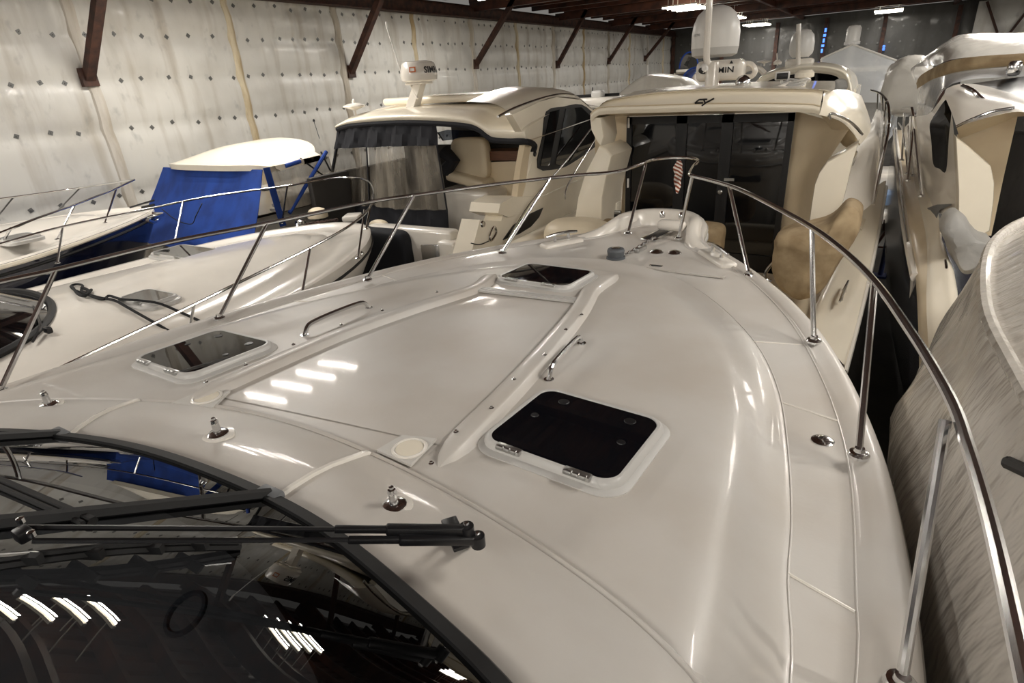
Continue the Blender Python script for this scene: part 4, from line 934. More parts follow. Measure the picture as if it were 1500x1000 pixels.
# fascia and roof
fl1 = [p+Vector((0, -.03, .05)) for p in fasB]
fl2 = [p+Vector((0, -.015, .09)) for p in fasB]
fas = [Py(u, v, YA+.12) for u, v in ((871, 168), (879, 155), (890, 148), (960, 138), (1040, 132), (1120, 131), (1190, 131), (1206, 134))]
fas2 = [Py(u, v, YA+.32) for u, v in ((880, 158), (890, 148), (903, 143), (965, 133), (1040, 128), (1120, 127), (1200, 129), (1222, 131))]
back = [Vector((lerp(-3.7, -.62, i/7), 10.6, 4.16-.05*(2*i/7-1)**2)) for i in range(8)]
mk('roof_lip', skin([fasB, fl1, fl2], 40, 4), 'gel_cream', gy)
mk('fascia', skin([fl2, fas], 40, 4), 'gel_cream', gy)
mk('roof', skin([fas, fas2, back], 40, 6), 'gel_cream', gy)
q = MB(); q.tube([p+Vector((0, -.01, .0)) for p in resample(catmull(fl2, 6), 40)], .008, 5); mk('fascia_seam', q, 'gel_tan', gy)
# maker's mark on the fascia
q = MB()
for L in (((1036, 145.5), (1024, 146), (1018, 151), (1030, 150.5)), ((1031, 146), (1033, 151), (1046, 144)), ((1036, 149), (1028, 155))):
    pts = [Py(u, v, YA-.03) for u, v in L]
    for a, b in zip(pts, pts[1:]): q.tube([a, b], .010, 5)
mk('fascia_mark', q, 'black_plastic', gy)
# starboard pod: rounded overhang with grab rail
c1 = [Py(1200, 168, YA), Py(1204, 155, YA+.05), Py(1207, 134, YA+.12)]
c2 = [Py(1232, 178, 7.75), Py(1236, 158, 7.9), Py(1230, 131, 8.2)]
c3 = [Py(1251, 197, 8.0), Py(1262, 165, 8.3), Py(1246, 133, 8.8)]
c4 = [Py(1260, 212, 8.2), Py(1276, 185, 8.8), Py(1262, 140, 9.6)]
mk('roof_pod', skin([c1, c2, c3, c4], 16, 6), 'gel_cream', gy, sharp=80)
mk('pod_soffit', skin([[c1[0], c2[0], c3[0], c4[0]], [Py(1205, 172, 8.1), Py(1222, 195, 8.2), Py(1236, 214, 8.3), Py(1250, 216, 8.4)]], 14, 4), 'gel_tan', gy)
q = MB(); q.tube(catmull([Py(u, v, w) for u, v, w in ((1216, 174, 7.62), (1215, 168, 7.6), (1222, 167, 7.62), (1240, 175, 7.75), (1254, 186, 7.9), (1263, 197, 8.0))], 6), .015, 8); mk('pod_grab_rail', q, 'steel', gy)
# wings
def wing(px, y, th, nm, m='gel_cream'):
    P_ = [Py(u, v, y) for u, v in px]; C_ = sum(P_, Vector())/len(P_); n_ = len(P_); R_ = []
    for (dy, k) in ((th, 1.0), (.05, 1.0), (.015, .985), (0, .95)): R_.append([C_+(p-C_)*k+Vector((0, dy, 0)) for p in P_])
    q = MB(); q.loft(R_); return mk(nm, q, m, gy, sharp=40)
wing([(877, 214), (887, 218), (896, 228), (891, 248), (887, 263), (882, 290), (880, 340), (842, 348), (842, 318), (846, 290), (857, 253)], 7.65, .8, 'port_wing')
wing([(864, 172), (880, 172), (884, 200), (880, 214), (874, 206), (866, 190)], 7.62, .5, 'port_pod')
wing([(1258, 208), (1240, 220), (1212, 236), (1200, 252), (1193, 270), (1188, 302), (1180, 362), (1216, 350), (1228, 322), (1240, 275), (1248, 240)], 7.6, .35, 'starboard_wing')
q = MB(); q.lathe([(.10, 0), (.10, .02), (.085, .03), (.07, .02), (.03, .035), (.001, .04)], Py(893, 276, 8.2), (.3, -1, 0), 20); sp = mk('cockpit_speaker', q, 'panel_white', gy)
q = MB()
for k in range(5): q.box(Py(894, 277, 8.14), (.012, .012, .1), Matrix.Rotation(k*math.pi/5, 3, 'Y'))
mk('speaker_star', q, 'black_plastic', sp)
q = MB(); q.rbox(Py(895, 315, 8.3), (.26, .2, .42), .02); wb_ = mk('wet_bar', q, 'gel_cream', gy)
q = MB(); q.rbox(Py(902, 318, 8.17), (.17, .04, .2), .01); mk('bar_drawer', q, 'black_plastic', wb_); q = MB(); q.rbox(Py(902, 311, 8.15), (.16, .03, .05), .01); mk('drawer_rail', q, 'alu', wb_)
# cabin side and walkway to starboard
S0 = [Py(1248, 213, 7.93), Py(1268, 195, 9), Py(1276, 180, 10.5), Py(1284, 160, 13)]
S1 = [Py(1256, 226, 7.94), Py(1283, 200, 9.6), Py(1287, 185, 11), Py(1291, 165, 14)]
S2 = [Py(1240, 264, 7.9), Py(1284, 240, 9.6), Py(1290, 220, 11), Py(1294, 190, 14)]
S3 = [Py(1220, 332, 7.75), Py(1276, 300, 8.6), Py(1288, 270, 10.5), Py(1296, 230, 14)]
mk('cabin_side', skin([S0, S1, S2, S3], 20, 6), 'gel_white', gy, sharp=80)
Gi = [Pz(1178, 486, 1.80), Pz(1205, 425, 1.9), Pz(1228, 372, 2.1), Pz(1240, 322, 2.42), Pz(1268, 290, 2.6)]
Go = [Pz(1234, 532, 1.78), Pz(1252, 468, 1.88), Pz(1268, 405, 2.08), Pz(1284, 330, 2.40), Pz(1296, 265, 2.66)]
Gm = [a.lerp(b, .5)+Vector((0, 0, .03)) for a, b in zip(Gi, Go)]
mk('quarter_deck', skin([[p+Vector((-.02, 0, -.35)) for p in Gi], Gi, Gm, Go, [p+Vector((.02, 0, -.1)) for p in Go], [p+Vector((-.02, .1, -.9)) for p in Go]], 24, 5), 'gel_cream', gy, sharp=70)
q = MB(); q.tube(catmull([p+Vector((.03, 0, -.09)) for p in Go], 6), .03, 8); mk('rub_rail', q, 'gel_white', gy)
q = MB(); c = (Go[1]+Go[2])/2; q.rbox(Pz(1271, 410, 2.0), (.1, .35, .12), .04, Matrix.Rotation(-.1, 3, 'Z'), 3); mk('rail_end', q, 'gel_white', gy)
a, b = Pz(1242, 415, 2.06), Pz(1229, 446, 1.98); q = MB(); q.tube([a+Vector((0, 0, .03)), (a+b)/2+Vector((0, 0, .045)), b+Vector((0, 0, .03))], [.012, .02, .012], 8); m0 = (a+b)/2
for t in (.3, .7): q.tube([a.lerp(b, t)-Vector((0, 0, .03)), a.lerp(b, t)+Vector((0, 0, .04))], .016, 8)
mk('quarter_cleat', q, 'steel', gy)
q = MB(); q.prism([Pz(u, v, 2.45) for u, v in ((1236, 316), (1268, 322), (1262, 338), (1252, 326), (1240, 320))], (0, 0, .012)); mk('tread_pad', q, 'gel_tan', gy)
q = MB(); q.box((-1.9, 7.4, 1.66), (3.6, 2.4, .06)); mk('cockpit_sole', q, 'gel_tan', gy)
q = MB(); q.rbox((-2.1, 6.5, 1.5), (2.9, .2, .9), .06, None, 3); mk('transom', q, 'gel_cream', gy)
q = MB(); q.rbox((-3.95, 7.6, 2.0), (.3, 2.4, .8), .08, None, 3); mk('port_coaming', q, 'gel_cream', gy)
# starboard rail along the side deck
pr = [Py(1279, 300, 8.6), Py(1288, 250, 9.0), Py(1300, 200, 9.6), Py(1303, 172, 10), Py(1300, 150, 11), Py(1290, 137, 12.5), Py(1276, 132, 14)]
q = MB(); q.tube(catmull(pr, 6), .018, 8); mk('side_rail', q, 'steel', gy)
for a, b in (((1302, 180, 9.8), (1288, 262, 9.6)), ((1298, 148, 11), (1291, 230, 11)), ((1286, 136, 13), (1284, 200, 13)), ((1262, 140, 10.5), (1252, 158, 10.5)), ((1293, 140, 12), (1296, 220, 12))):
    q = MB(); q.tube([Py(*a), Py(*b)], .014, 6); mk('side_stanchion', q, 'steel', gy)
# mast, satellite dome, radar housing
YM = 8.9
q = MB(); q.lathe([(.11, -.05), (.095, 0), (.09, .30), (.075, .34)], Py(1042, 131, YM), n=16); ms = mk('mast_base', q, 'gel_white', gy)
q = MB(); q.tube(catmull([Py(1045, 100, YM), Py(1037, 92, YM-.05), Py(1035, 80, YM-.08), Py(1037, 40, YM-.08), Py(1040, -10, YM-.08)], 6), .045, 10); mk('mast_tube', q, 'gel_white', ms)
dc = Py(1046, 84, YM+.35)
q = MB(); q.lathe([(.24, 0), (.30, .03), (.315, .12)], dc, n=32); db_ = mk('dome_base', q, 'alu_paint', gy)
q = MB(); q.lathe([(.316, .12), (.318, .3), (.30, .42), (.25, .53), (.17, .60), (.08, .635), (.001, .645)], dc, n=32); mk('satellite_dome', q, 'panel_white', db_)
def ond(s0, z0):
    def f(x, y):
        th = math.atan2(CAM.y-dc.y, CAM.x-dc.x)+s0+x/.32; return dc+Vector((math.cos(th)*.321, math.sin(th)*.321, z0+y))
    return f
mk('dome_lettering', text_mb('KVH', .055, ond(-.9, .36)), 'black_plastic', db_) if False else None
mk('dome_lettering', text_mb('VISION', .045, ond(-1.15, .27)), 'mid_grey', db_)
rh = Py(1056, 103, YM+.15); q = MB(); q.rbox(rh, (.62, .34, .26), .07, None, 3); rhh = mk('radar_housing', q, 'gel_white', gy)
mk('radar_lettering', text_mb('GARMIN', .10, lambda x, y: rh+Vector((-.25+x*1.2, -.176, -.03+y)), .002, 0, False), 'black_plastic', rhh)
q = MB(); q.prism([rh+Vector((.14, -.172, .075)), rh+Vector((.19, -.172, .075)), rh+Vector((.165, -.172, .115))], (0, -.004, 0)); mk('radar_triangle', q, 'black_plastic', rhh)
q = MB(); q.lathe([(.05, 0), (.05, .1), (.03, .12)], Py(1031, 99, YM-.1), (.3, -1, -.1), 14); mk('camera_barrel', q, 'panel_white', ms); 
q = MB(); q.disc(Py(1027, 103, YM-.2), .035, .02, (.3, -1, -.1)); mk('camera_lens', q, 'black_plastic', ms)
q = MB(); q.tube(catmull([Py(1085, 93, YM+.3), Py(1100, 94, YM+.3), Py(1106, 104, YM+.3), Py(1100, 112, YM+.3), Py(1086, 112, YM+.3)], 6), .035, 8); mk('mast_hoop', q, 'gel_white', ms)
q = MB(); q.lathe([(.06, -.04), (.09, 0), (.095, .05), (.07, .11), (.001, .14)], Py(1088, 122, 8.6), (.2, -1, .1), 18); mk('searchlight', q, 'steel', gy)
q = MB(); q.tube([Py(1145, 122, 8.6), Py(1145, 114, 8.6)], .02, 6); q.rbox(Py(1146, 111, 8.6), (.17, .06, .1), .02); fl0 = mk('flood_light', q, 'panel_white', gy); q = MB(); q.rbox(Py(1146, 111.5, 8.56), (.13, .02, .07), .005); mk('flood_glass', q, 'black_plastic', fl0)
q = MB(); q.lathe([(.04, -.17), (.03, -.12), (.035, -.02), (.11, 0), (.11, .05), (.08, .08), (.001, .085)], Py(1178, 113, 8.6), n=18); mk('gps_antenna', q, 'gel_cream', gy)
q = MB(); q.tube([Py(1112, 142, 7.9), Py(1135, 131, 8.2), Py(1158, 122, 8.4)], .03, 8); mk('shore_hose', q, 'gel_white', gy)
for k in range(4):
    q = MB(); c = Py(1160, 124, 8.4)+Vector((.02*k, .01*k, .02*k-.02)); q.tube([c+Vector((math.cos(a)*.13, math.sin(a)*.1, .02*math.sin(a*2+k))) for a in [j*math.pi/9 for j in range(18)]], .014, 6, closed=True); mk('cord_loop', q, 'alu_paint', gy)
# covers in the cockpit (things of their own)
def drape(px, y, th, seed, amp=.03):
    P_ = catmull([Py(u, v, y) for u, v in px], 5, True); C_ = sum(P_, Vector())/len(P_); R_ = []
    for dy, k in ((th, .9), (th, 1.0), (th*.6, 1.02), (th*.25, 1.01), (0, .98), (-.06, .9), (-.10, .75), (-.12, .5), (-.12, .2), (-.12, .01)):
        R_.append([C_+(p-C_)*k+Vector((0, dy, 0))+Vector((.6, 1, .6))*amp*(noise.noise((C_+(p-C_)*k)*5+Vector((seed, dy*6, 0)))+.6*noise.noise((C_+(p-C_)*k)*11+Vector((0, seed, dy*8)))) for p in P_])
    q = MB(); q.loft(R_); return q
mb0 = drape([(1133, 356), (1150, 343), (1185, 337), (1215, 326), (1240, 303), (1256, 310), (1259, 335), (1246, 362), (1226, 392), (1205, 425), (1180, 440), (1156, 436), (1134, 402)], 6.85, .5, 3, .035)
tag(mk('seat_cover', mb0, 'tan_cover'), 'wrinkled tan canvas cover over the starboard cockpit seat beside white wing', 'seat cover', 'covers in the yacht cockpits')
mb0 = lump(Py(848, 345, 7.1), (.5, .3, .24), .8, 5, .08); tag(mk('seat_cover', mb0, 'cream_vinyl'), 'pale beige draped cover beside the tall white port wing', 'seat cover', 'covers in the yacht cockpits')
mb0 = lump(Py(1030, 352, 7.4), (.26, .25, .22), .45, 6, .08); tag(mk('seat_cover', mb0, 'tan_cover'), 'small tan cover in front of the dark sliding doors behind pulpit', 'seat cover', 'covers in the yacht cockpits')
mb0 = lump(Py(897, 336, 7.75), (.24, .2, .13), .4, 8, .05); tag(mk('seat_cover', mb0, 'tan_cover'), 'low tan cushion cover beneath the round white cockpit speaker', 'seat cover', 'covers in the yacht cockpits')
q = MB(); q.tube(catmull([Py(u, v, 6.9) for u, v in ((1132, 385), (1122, 398), (1122, 408), (1130, 412))], 6), .02, 8); tag(mk('chrome_handrail', q, 'steel'), 'short curved chrome handrail beside the wrinkled tan seat cover', 'handrail')
# ================================================================ yacht on the starboard side with the tented flybridge
rb = thing('tented_yacht', 'cream yacht with a plastic tented flybridge and a grey covered cockpit seat', 'boat', (2.6, 9, 0))
def P3(L): return [Py(u, v, y) for u, v, y in L]
rr = P3([(1341, 406, 7.2), (1332, 362, 8.0), (1323, 305, 9.4), (1316, 240, 12), (1311, 190, 17)])
de = P3([(1362, 540, 5.7), (1357, 450, 6.5), (1358, 400, 7.1), (1357, 350, 7.9), (1346, 295, 9.2), (1333, 240, 11.6), (1322, 190, 16)])
di = P3([(1420, 520, 5.6), (1404, 450, 6.4), (1400, 405, 6.9), (1380, 352, 7.7), (1376, 316, 8.3), (1348, 262, 10), (1326, 190, 16)])
rx = P3([(1347, 570, 5.7), (1345, 480, 6.4)])+rr
dz_ = [de[0], de[1], de[2], de[3], de[4], de[5], de[6]]
mk('topsides', skin([de, [a.lerp(b, .5)+Vector((-.02, 0, 0)) for a, b in zip(resample(catmull(de, 8), 9), resample(catmull(rx, 8), 9))], rx], 30, 5), 'gel_tan', rb, sharp=60)
mk('hull', skin([rx, [p+Vector((.01, 0, -.5)) for p in rx], [Vector((p.x+.12, p.y, .95)) for p in rx], [Vector((p.x+.5, p.y, .5)) for p in rx]], 30, 5), 'navy', rb, sharp=60)
q = MB(); q.box((2.4, 7.6, .5), (1.4, .4, 1.0)); q.box((2.4, 11, .5), (1.4, .4, 1.0)); mk('keel_block', q, 'rust_steel', rb)
q = MB(); q.box((2.4, 10, 1.2), (2.4, 7, .5)); mk('hull_bottom', q, 'navy', rb)
mk('side_deck', skin([de, [a.lerp(b, .3)+Vector((0, 0, .03)) for a, b in zip(de, di)], di, [p+Vector((.05, 0, -.4)) for p in di]], 30, 4), 'gel_cream', rb, sharp=70)
q = MB(); q.tube(catmull(rr, 8), .05, 8); mk('rub_rail', q, 'gel_white', rb)
q = MB(); q.tube([Py(1337, 408, 7.25), Py(1333, 470, 7.25), Py(1336, 540, 7.25)], .02, 6); mk('hull_strake', q, 'gel_white', rb)
q = MB(); q.tube(catmull([p+Vector((-.02, 0, .05)) for p in rr[1:]], 8), .018, 8); mk('rail_strip', q, 'steel', rb)
def wingr(px, y, th, nm, m='gel_cream'):
    P_ = [Py(u, v, y) for u, v in px]; C_ = sum(P_, Vector())/len(P_); R_ = []
    for (dy, k) in ((th, 1.0), (.05, 1.0), (.015, .985), (0, .95)): R_.append([C_+(p-C_)*k+Vector((0, dy, 0)) for p in P_])
    q = MB(); q.loft(R_); return mk(nm, q, m, rb, sharp=40)
wingr([(1400, 200), (1418, 214), (1452, 244), (1457, 268), (1456, 295), (1450, 340), (1428, 352), (1404, 330), (1404, 280), (1402, 240)], 7.5, .3, 'port_wing')
mk('cockpit_lining', pp([(1402, 198), (1440, 188), (1492, 164), (1470, 260), (1452, 345), (1440, 345)], 'y', 8.1, .06), 'gel_tan', rb)
mk('cockpit_doors', pp([(1488, 160), (1600, 120), (1600, 420), (1440, 400), (1458, 320)], 'y', 8.3, .06), 'dark_glass', rb)
mk('cabin_side', skin([P3([(1322, 190, 14), (1340, 172, 11), (1362, 166, 9.6), (1388, 130, 8.9)]), P3([(1330, 225, 12), (1352, 215, 10), (1380, 200, 8.8), (1396, 180, 8.2)]), P3([(1340, 255, 10.6), (1362, 262, 9.2), (1388, 270, 8.3), (1404, 280, 7.85)]), P3([(1346, 292, 9.4), (1364, 305, 8.6), (1388, 318, 8.0), (1408, 330, 7.75)])], 18, 6), 'gel_white', rb, sharp=80)
mk('side_window', ppc([(1362, 182), (1372, 164), (1386, 146), (1394, 156), (1390, 200), (1386, 250), (1376, 247), (1367, 240), (1364, 205)], 'y', 8.25, .03, 4), 'dark_glass', rb)
pod = [P3([(1386, 130, 8.6), (1406, 123, 8.8), (1440, 125, 9), (1500, 142, 8.6), (1580, 160, 8.2)]), P3([(1384, 140, 8.2), (1408, 138, 8.0), (1445, 142, 7.9), (1500, 150, 7.7), (1580, 170, 7.6)]), P3([(1394, 165, 7.8), (1412, 166, 7.6), (1450, 158, 7.5), (1500, 158, 7.4), (1580, 176, 7.3)]), P3([(1401, 186, 7.5), (1420, 180, 7.4), (1455, 170, 7.35), (1500, 164, 7.3), (1580, 182, 7.2)])]
mk('roof_pod', skin(pod, 24, 6), 'gel_white', rb, sharp=80)
mk('pod_soffit', skin([pod[-1], P3([(1406, 203, 7.9), (1430, 194, 8.0), (1462, 182, 8.1), (1500, 170, 8.1), (1580, 182, 8.1)])], 20, 3), 'gel_tan', rb)
q = MB(); q.tube(catmull(P3([(1402, 185, 7.46), (1425, 174, 7.36), (1455, 163, 7.33), (1486, 158, 7.32)]), 6), .014, 8); mk('pod_grab_rail', q, 'steel', rb)
q = MB(); q.tube(catmull(P3([(1410, 126, 8.2), (1424, 132, 7.95), (1436, 143, 7.85), (1443, 148, 7.83)]), 6), .022, 8); mk('pod_handle', q, 'steel', rb)
mk('flybridge_floor', skin([P3([(1425, 122, 9.2), (1500, 112, 9.2), (1600, 104, 9.2)]), P3([(1430, 126, 8.9), (1500, 144, 8.7), (1600, 164, 8.4)])], 12, 3), 'black_plastic', rb)
mk('flybridge_side', skin([P3([(1342, 172, 12), (1350, 126, 11), (1398, 108, 9.8), (1500, 96, 9.4), (1600, 92, 9.2)]), P3([(1344, 176, 12), (1362, 166, 10.2), (1396, 122, 9.4), (1500, 112, 9.3), (1600, 108, 9.1)])], 26, 4), 'film_clear', rb)
mk('flybridge_band', skin([P3([(1342, 122, 12), (1352, 108, 11), (1400, 87, 9.8), (1500, 78, 9.4), (1600, 74, 9.2)]), P3([(1343, 126, 12), (1350, 118, 11), (1398, 99, 9.75), (1500, 86, 9.35), (1600, 82, 9.15)]), P3([(1343, 132, 12), (1350, 126, 11), (1398, 106, 9.8), (1500, 95, 9.4), (1600, 91, 9.2)])], 26, 4), 'tan_cover', rb)
mk('flybridge_curtain', skin([P3([(1350, 126, 11), (1398, 106, 9.82), (1500, 95, 9.42), (1600, 91, 9.2)]), P3([(1352, 130, 11), (1398, 118, 9.8), (1500, 108, 9.4), (1600, 104, 9.2)])], 26, 3), 'grey_cover', rb)
mk('plastic_tent', skin([P3([(1340, 118, 12.5), (1335, 100, 12), (1370, 96, 10.6), (1400, 86, 9.8), (1500, 78, 9.4), (1600, 74, 9.2)]), P3([(1338, 100, 13), (1350, 88, 12.5), (1375, 72, 11), (1410, 62, 10.4), (1500, 58, 10), (1600, 54, 9.8)]), P3([(1345, 92, 15), (1362, 78, 14), (1385, 62, 12.5), (1412, 50, 11.5), (1500, 48, 11.5), (1600, 46, 11.5)])], 30, 6), 'film_milky', rb)
q = MB(); q.rbox(Py(1486, 100, 9.2), (.14, .1, .16), .04); mk('tent_buckle', q, 'steel', rb)
# side deck rails in pairs
for a, b in (((1337, 165, 9.2), (1350, 288, 8.8)), ((1334, 170, 9.6), (1330, 255, 9.6)), ((1330, 185, 10), (1338, 258, 9.4)), ((1325, 165, 11.5), (1321, 235, 11.5)), ((1338, 190, 9.6), (1330, 265, 9.3))):
    q = MB(); q.tube([Py(*a), Py(*b)], .016, 6); st = mk('side_stanchion', q, 'steel', rb); q = MB(); q.lathe([(.04, 0), (.03, .02), (.001, .03)], Py(*b), n=10); mk('stanchion_foot', q, 'steel', st)
q = MB(); q.tube(catmull(P3([(1352, 288, 8.8), (1342, 200, 9.1), (1337, 163, 9.2), (1334, 158, 9.8), (1326, 158, 12), (1320, 160, 15)]), 6), .018, 8); mk('side_rail', q, 'steel', rb)
q = MB(); q.tube(catmull(P3([(1331, 262, 9.5), (1326, 215, 10.2), (1322, 190, 12), (1316, 180, 15)]), 6), .014, 8); mk('side_rail', q, 'steel', rb)
q = MB(); q.prism(P3([(1358, 306, 8.68), (1372, 301, 8.4), (1394, 300, 7.9), (1377, 307, 8.2), (1372, 320, 8.2), (1366, 320, 8.35)]), (0, 0, .012)); mk('tread_pad', q, 'mid_grey', rb)
q = MB(); q.lathe([(.05, 0), (.05, .01), (.001, .02)], Py(1371, 359, 7.7), n=14); mk('deck_cap', q, 'steel', rb)
a, b = Py(1383, 388, 7.2), Py(1386, 415, 6.9); q = MB(); q.tube([a+Vector((0, 0, .05)), (a+b)/2+Vector((0, 0, .06)), b+Vector((0, 0, .05))], [.012, .02, .012], 8)
for t in (.3, .7): q.tube([a.lerp(b, t)-Vector((0, 0, .03)), a.lerp(b, t)+Vector((0, 0, .05))], .015, 6)
mk('deck_cleat', q, 'steel', rb)
q = MB(); q.box((2.6, 7.6, 1.5), (3.0, 1.4, .06)); mk('cockpit_sole', q, 'gel_tan', rb)
q = drape([(1380, 334), (1391, 318), (1410, 318), (1432, 346), (1456, 356), (1446, 385), (1418, 402), (1400, 388), (1386, 358)], 7.2, .35, 11, .025)
tag(mk('seat_cover', q, 'grey_cover'), 'pale grey cloth cover over the seat of the tented yacht', 'seat cover', 'covers in the yacht cockpits')
# ================================================================ boat in shrink film beside our starboard rail
wb2 = thing('wrapped_boat', 'boat wholly wrapped in wrinkled milky plastic film beside the starboard rail', 'boat', (2.4, 1, 0))
filmmat('wrap_film', (196, 190, 181), .95, .2, .95, 6.5, (1, 1.5, .5), .035)
cxI = 2.38
GI = [(1.55, -5), (1.66, 0), (1.74, 1.2), (1.82, 2.4), (1.83, 3.2), (1.68, 4.3), (1.38, 5.1), (.9, 5.8), (.4, 6.15), (0, 6.25)]
def Iring(d, z, am=.05):
    pts = [(max(u+d*(1 if u > .3 else u/.3), 0), y+(d if u < .3 else d*.5*sstep(3, 6, y))) for u, y in GI]
    R_ = bring(cxI, pts, lambda u, y: z, 90)
    return [p+Vector(((p.x-cxI)/1.9, .3, .2))*am*(noise.noise(Vector((p.x*1.2, p.y*1.5, z*1.6)))+.5*noise.noise(Vector((p.x*4, p.y*4+z*2.5, z*3)))) for p in R_]
rI = [Iring(-1.3, 3.95, .02), Iring(-.7, 3.82, .02), Iring(-.3, 3.58, .02), Iring(-.06, 3.36, .01), Iring(-.01, 3.34, 0), Iring(.02, 3.28, .0), Iring(.05, 3.1, .04), Iring(.12, 2.85, .06), Iring(.17, 2.6, .08), Iring(.15, 2.3, .09), Iring(.06, 1.95, .1), Iring(-.02, 1.6, .12), Iring(.1, 1.2, .16), Iring(.18, .8, .2), Iring(.0, .4, .1)]
nI = len(rI[0]); q = MB()
cols = [catmull([r[i] for r in rI], 3) for i in range(nI)]
q.grid([[cols[i][j] for i in range(nI)] for j in range(len(cols[0]))])
T = rI[0]; h_ = (nI+1)//2; q.grid([[T[i].lerp(T[nI-1-i], j/10)+Vector((0, 0, .25*(1-(2*j/10-1)**2))) for j in range(11)] for i in range(h_)])
mk('shrink_film', q, 'wrap_film', wb2, sharp=80)
q = MB(); q.tube([p+Vector((0, 0, .012)) for p in rI[4]], .028, 8); mk('wrapped_rail', q, 'wrap_film', wb2)
q = MB(); q.grid([bring(cxI, [(max(u-.08, 0), y-.1) for u, y in GI], lambda u, y: 3.2), bring(cxI, [(max(u-.25, 0), y-.4) for u, y in GI], lambda u, y: 1.9), bring(cxI, [(max(u-.7, 0), y-1.2) for u, y in GI], lambda u, y: .5)]); mk('hull', q, 'gel_tan', wb2)
for a, b in (((1478, 678), (1530, 702)), ((1490, 704), (1530, 718))):
    q = MB(); A = Py(*a, 2.05); q.tube([A, Py(*b, 1.9)], .022, 8); q.bolt(A, .022, .02, (-1, .2, 0)); mk('black_toggle', q, 'black_plastic', wb2)
# loose fold of film lying at the foot of the wrap
lf = MB(); R_ = []
for i in range(16):
    t = i/15; R_.append([Vector((lerp(.42, .95, s)+.04*math.sin(5*t+7*s), lerp(.7, 2.6, t), lerp(1.75, 2.15, s)+.12*math.sin(3.5*t+2*s)*(1-s)+.05*math.sin(11*t))) for s in [k/9 for k in range(10)]])
lf.grid(R_); mk('film_fold', lf, 'film_milky', wb2)
# ================================================================ arched-roof yacht beyond
YJ = 19.5
ar = thing('arched_roof_yacht', 'white yacht with a rounded arch roof over a dark window and a small satellite dome', 'boat', (-2.2, 22, 0))
outer = [(1098, 140), (1104, 124), (1118, 110), (1150, 100), (1190, 95), (1225, 99), (1243, 110), (1250, 140)]
inner = [(1112, 140), (1114, 128), (1126, 118), (1155, 110), (1190, 107), (1220, 110), (1234, 120), (1238, 140)]
O_ = resample(catmull([Py(u, v, YJ) for u, v in outer], 6), 40); I_ = resample(catmull([Py(u, v, YJ) for u, v in inner], 6), 40)
mk('arch_roof', skin([I_, [a.lerp(b, .5)+Vector((0, -.08, 0)) for a, b in zip(I_, O_)], O_, [p+Vector((0, 1.2, .06)) for p in O_], [p+Vector((0, 5, -.1)) for p in O_]], 40, 5, False), 'gel_cream', ar, sharp=80)
mk('cabin_window', pp([(1100, 150), (1112, 126), (1126, 116), (1155, 108), (1190, 105), (1222, 109), (1240, 124), (1246, 150)], 'y', YJ+.15, .05), 'dark_glass', ar)
q = MB(); q.tube([Py(1196, 108, YJ+.1), Py(1195, 140, YJ+.1)], .04, 6); mk('window_post', q, 'black_plastic', ar)
q = lump(Py(1233, 124, YJ), (.22, .1, .16), .7, 3, .05); mk('headrest', q, 'grey_cover', ar)
q = MB(); q.box((-2.2, YJ+2.6, 2.4), (3.2, 4, 2.4)); mk('cabin_body', q, 'gel_cream', ar)
bow_hull(ar, -2.2, [(1.9, 18.9), (2.0, 21), (1.8, 23.5), (.9, 26), (0, 27)], lambda u, y: 2.2, .6, 'gel_cream', 'black_rubber')
dj = Py(1173, 79, YJ+.6)
q = MB(); q.lathe([(a*1.43, b*1.43) for a, b in ((.15, -.06), (.21, 0), (.225, .06), (.225, .2), (.2, .33), (.13, .41), (.06, .44), (.001, .445))], dj, n=24); mk('satellite_dome', q, 'panel_white', ar)
q = MB(); q.rbox(dj+Vector((0, 0, -.23)), (.74, .4, .22), .07, None, 3); mk('radar_housing', q, 'gel_white', ar)
q = MB(); q.tube([Py(1169, 97, YJ+.3), Py(1170, 35, YJ+.3)], .06, 8); mk('mast', q, 'gel_white', ar)
q = MB(); q.tube([Py(1138, 78, YJ+3), Py(1139, 96, YJ+3)], .02, 6); q.lathe([(.13, -.05), (.13, .02), (.06, .09), (.001, .1)], Py(1139, 92, YJ+3), n=14); mk('gps_dome', q, 'gel_white', ar)
q = MB(); q.lathe([(.02, -.14), (.03, -.06), (.25, 0), (.2, .03), (.001, .05)], Py(1120, 90, YJ+3), n=20); mk('tv_antenna', q, 'alu_paint', ar)
q = MB(); q.tube(catmull([Py(u, v, YJ+.5) for u, v in ((1085, 106), (1098, 100), (1112, 101), (1120, 108))], 6), .08, 8); mk('bow_roll', q, 'gel_white', ar)
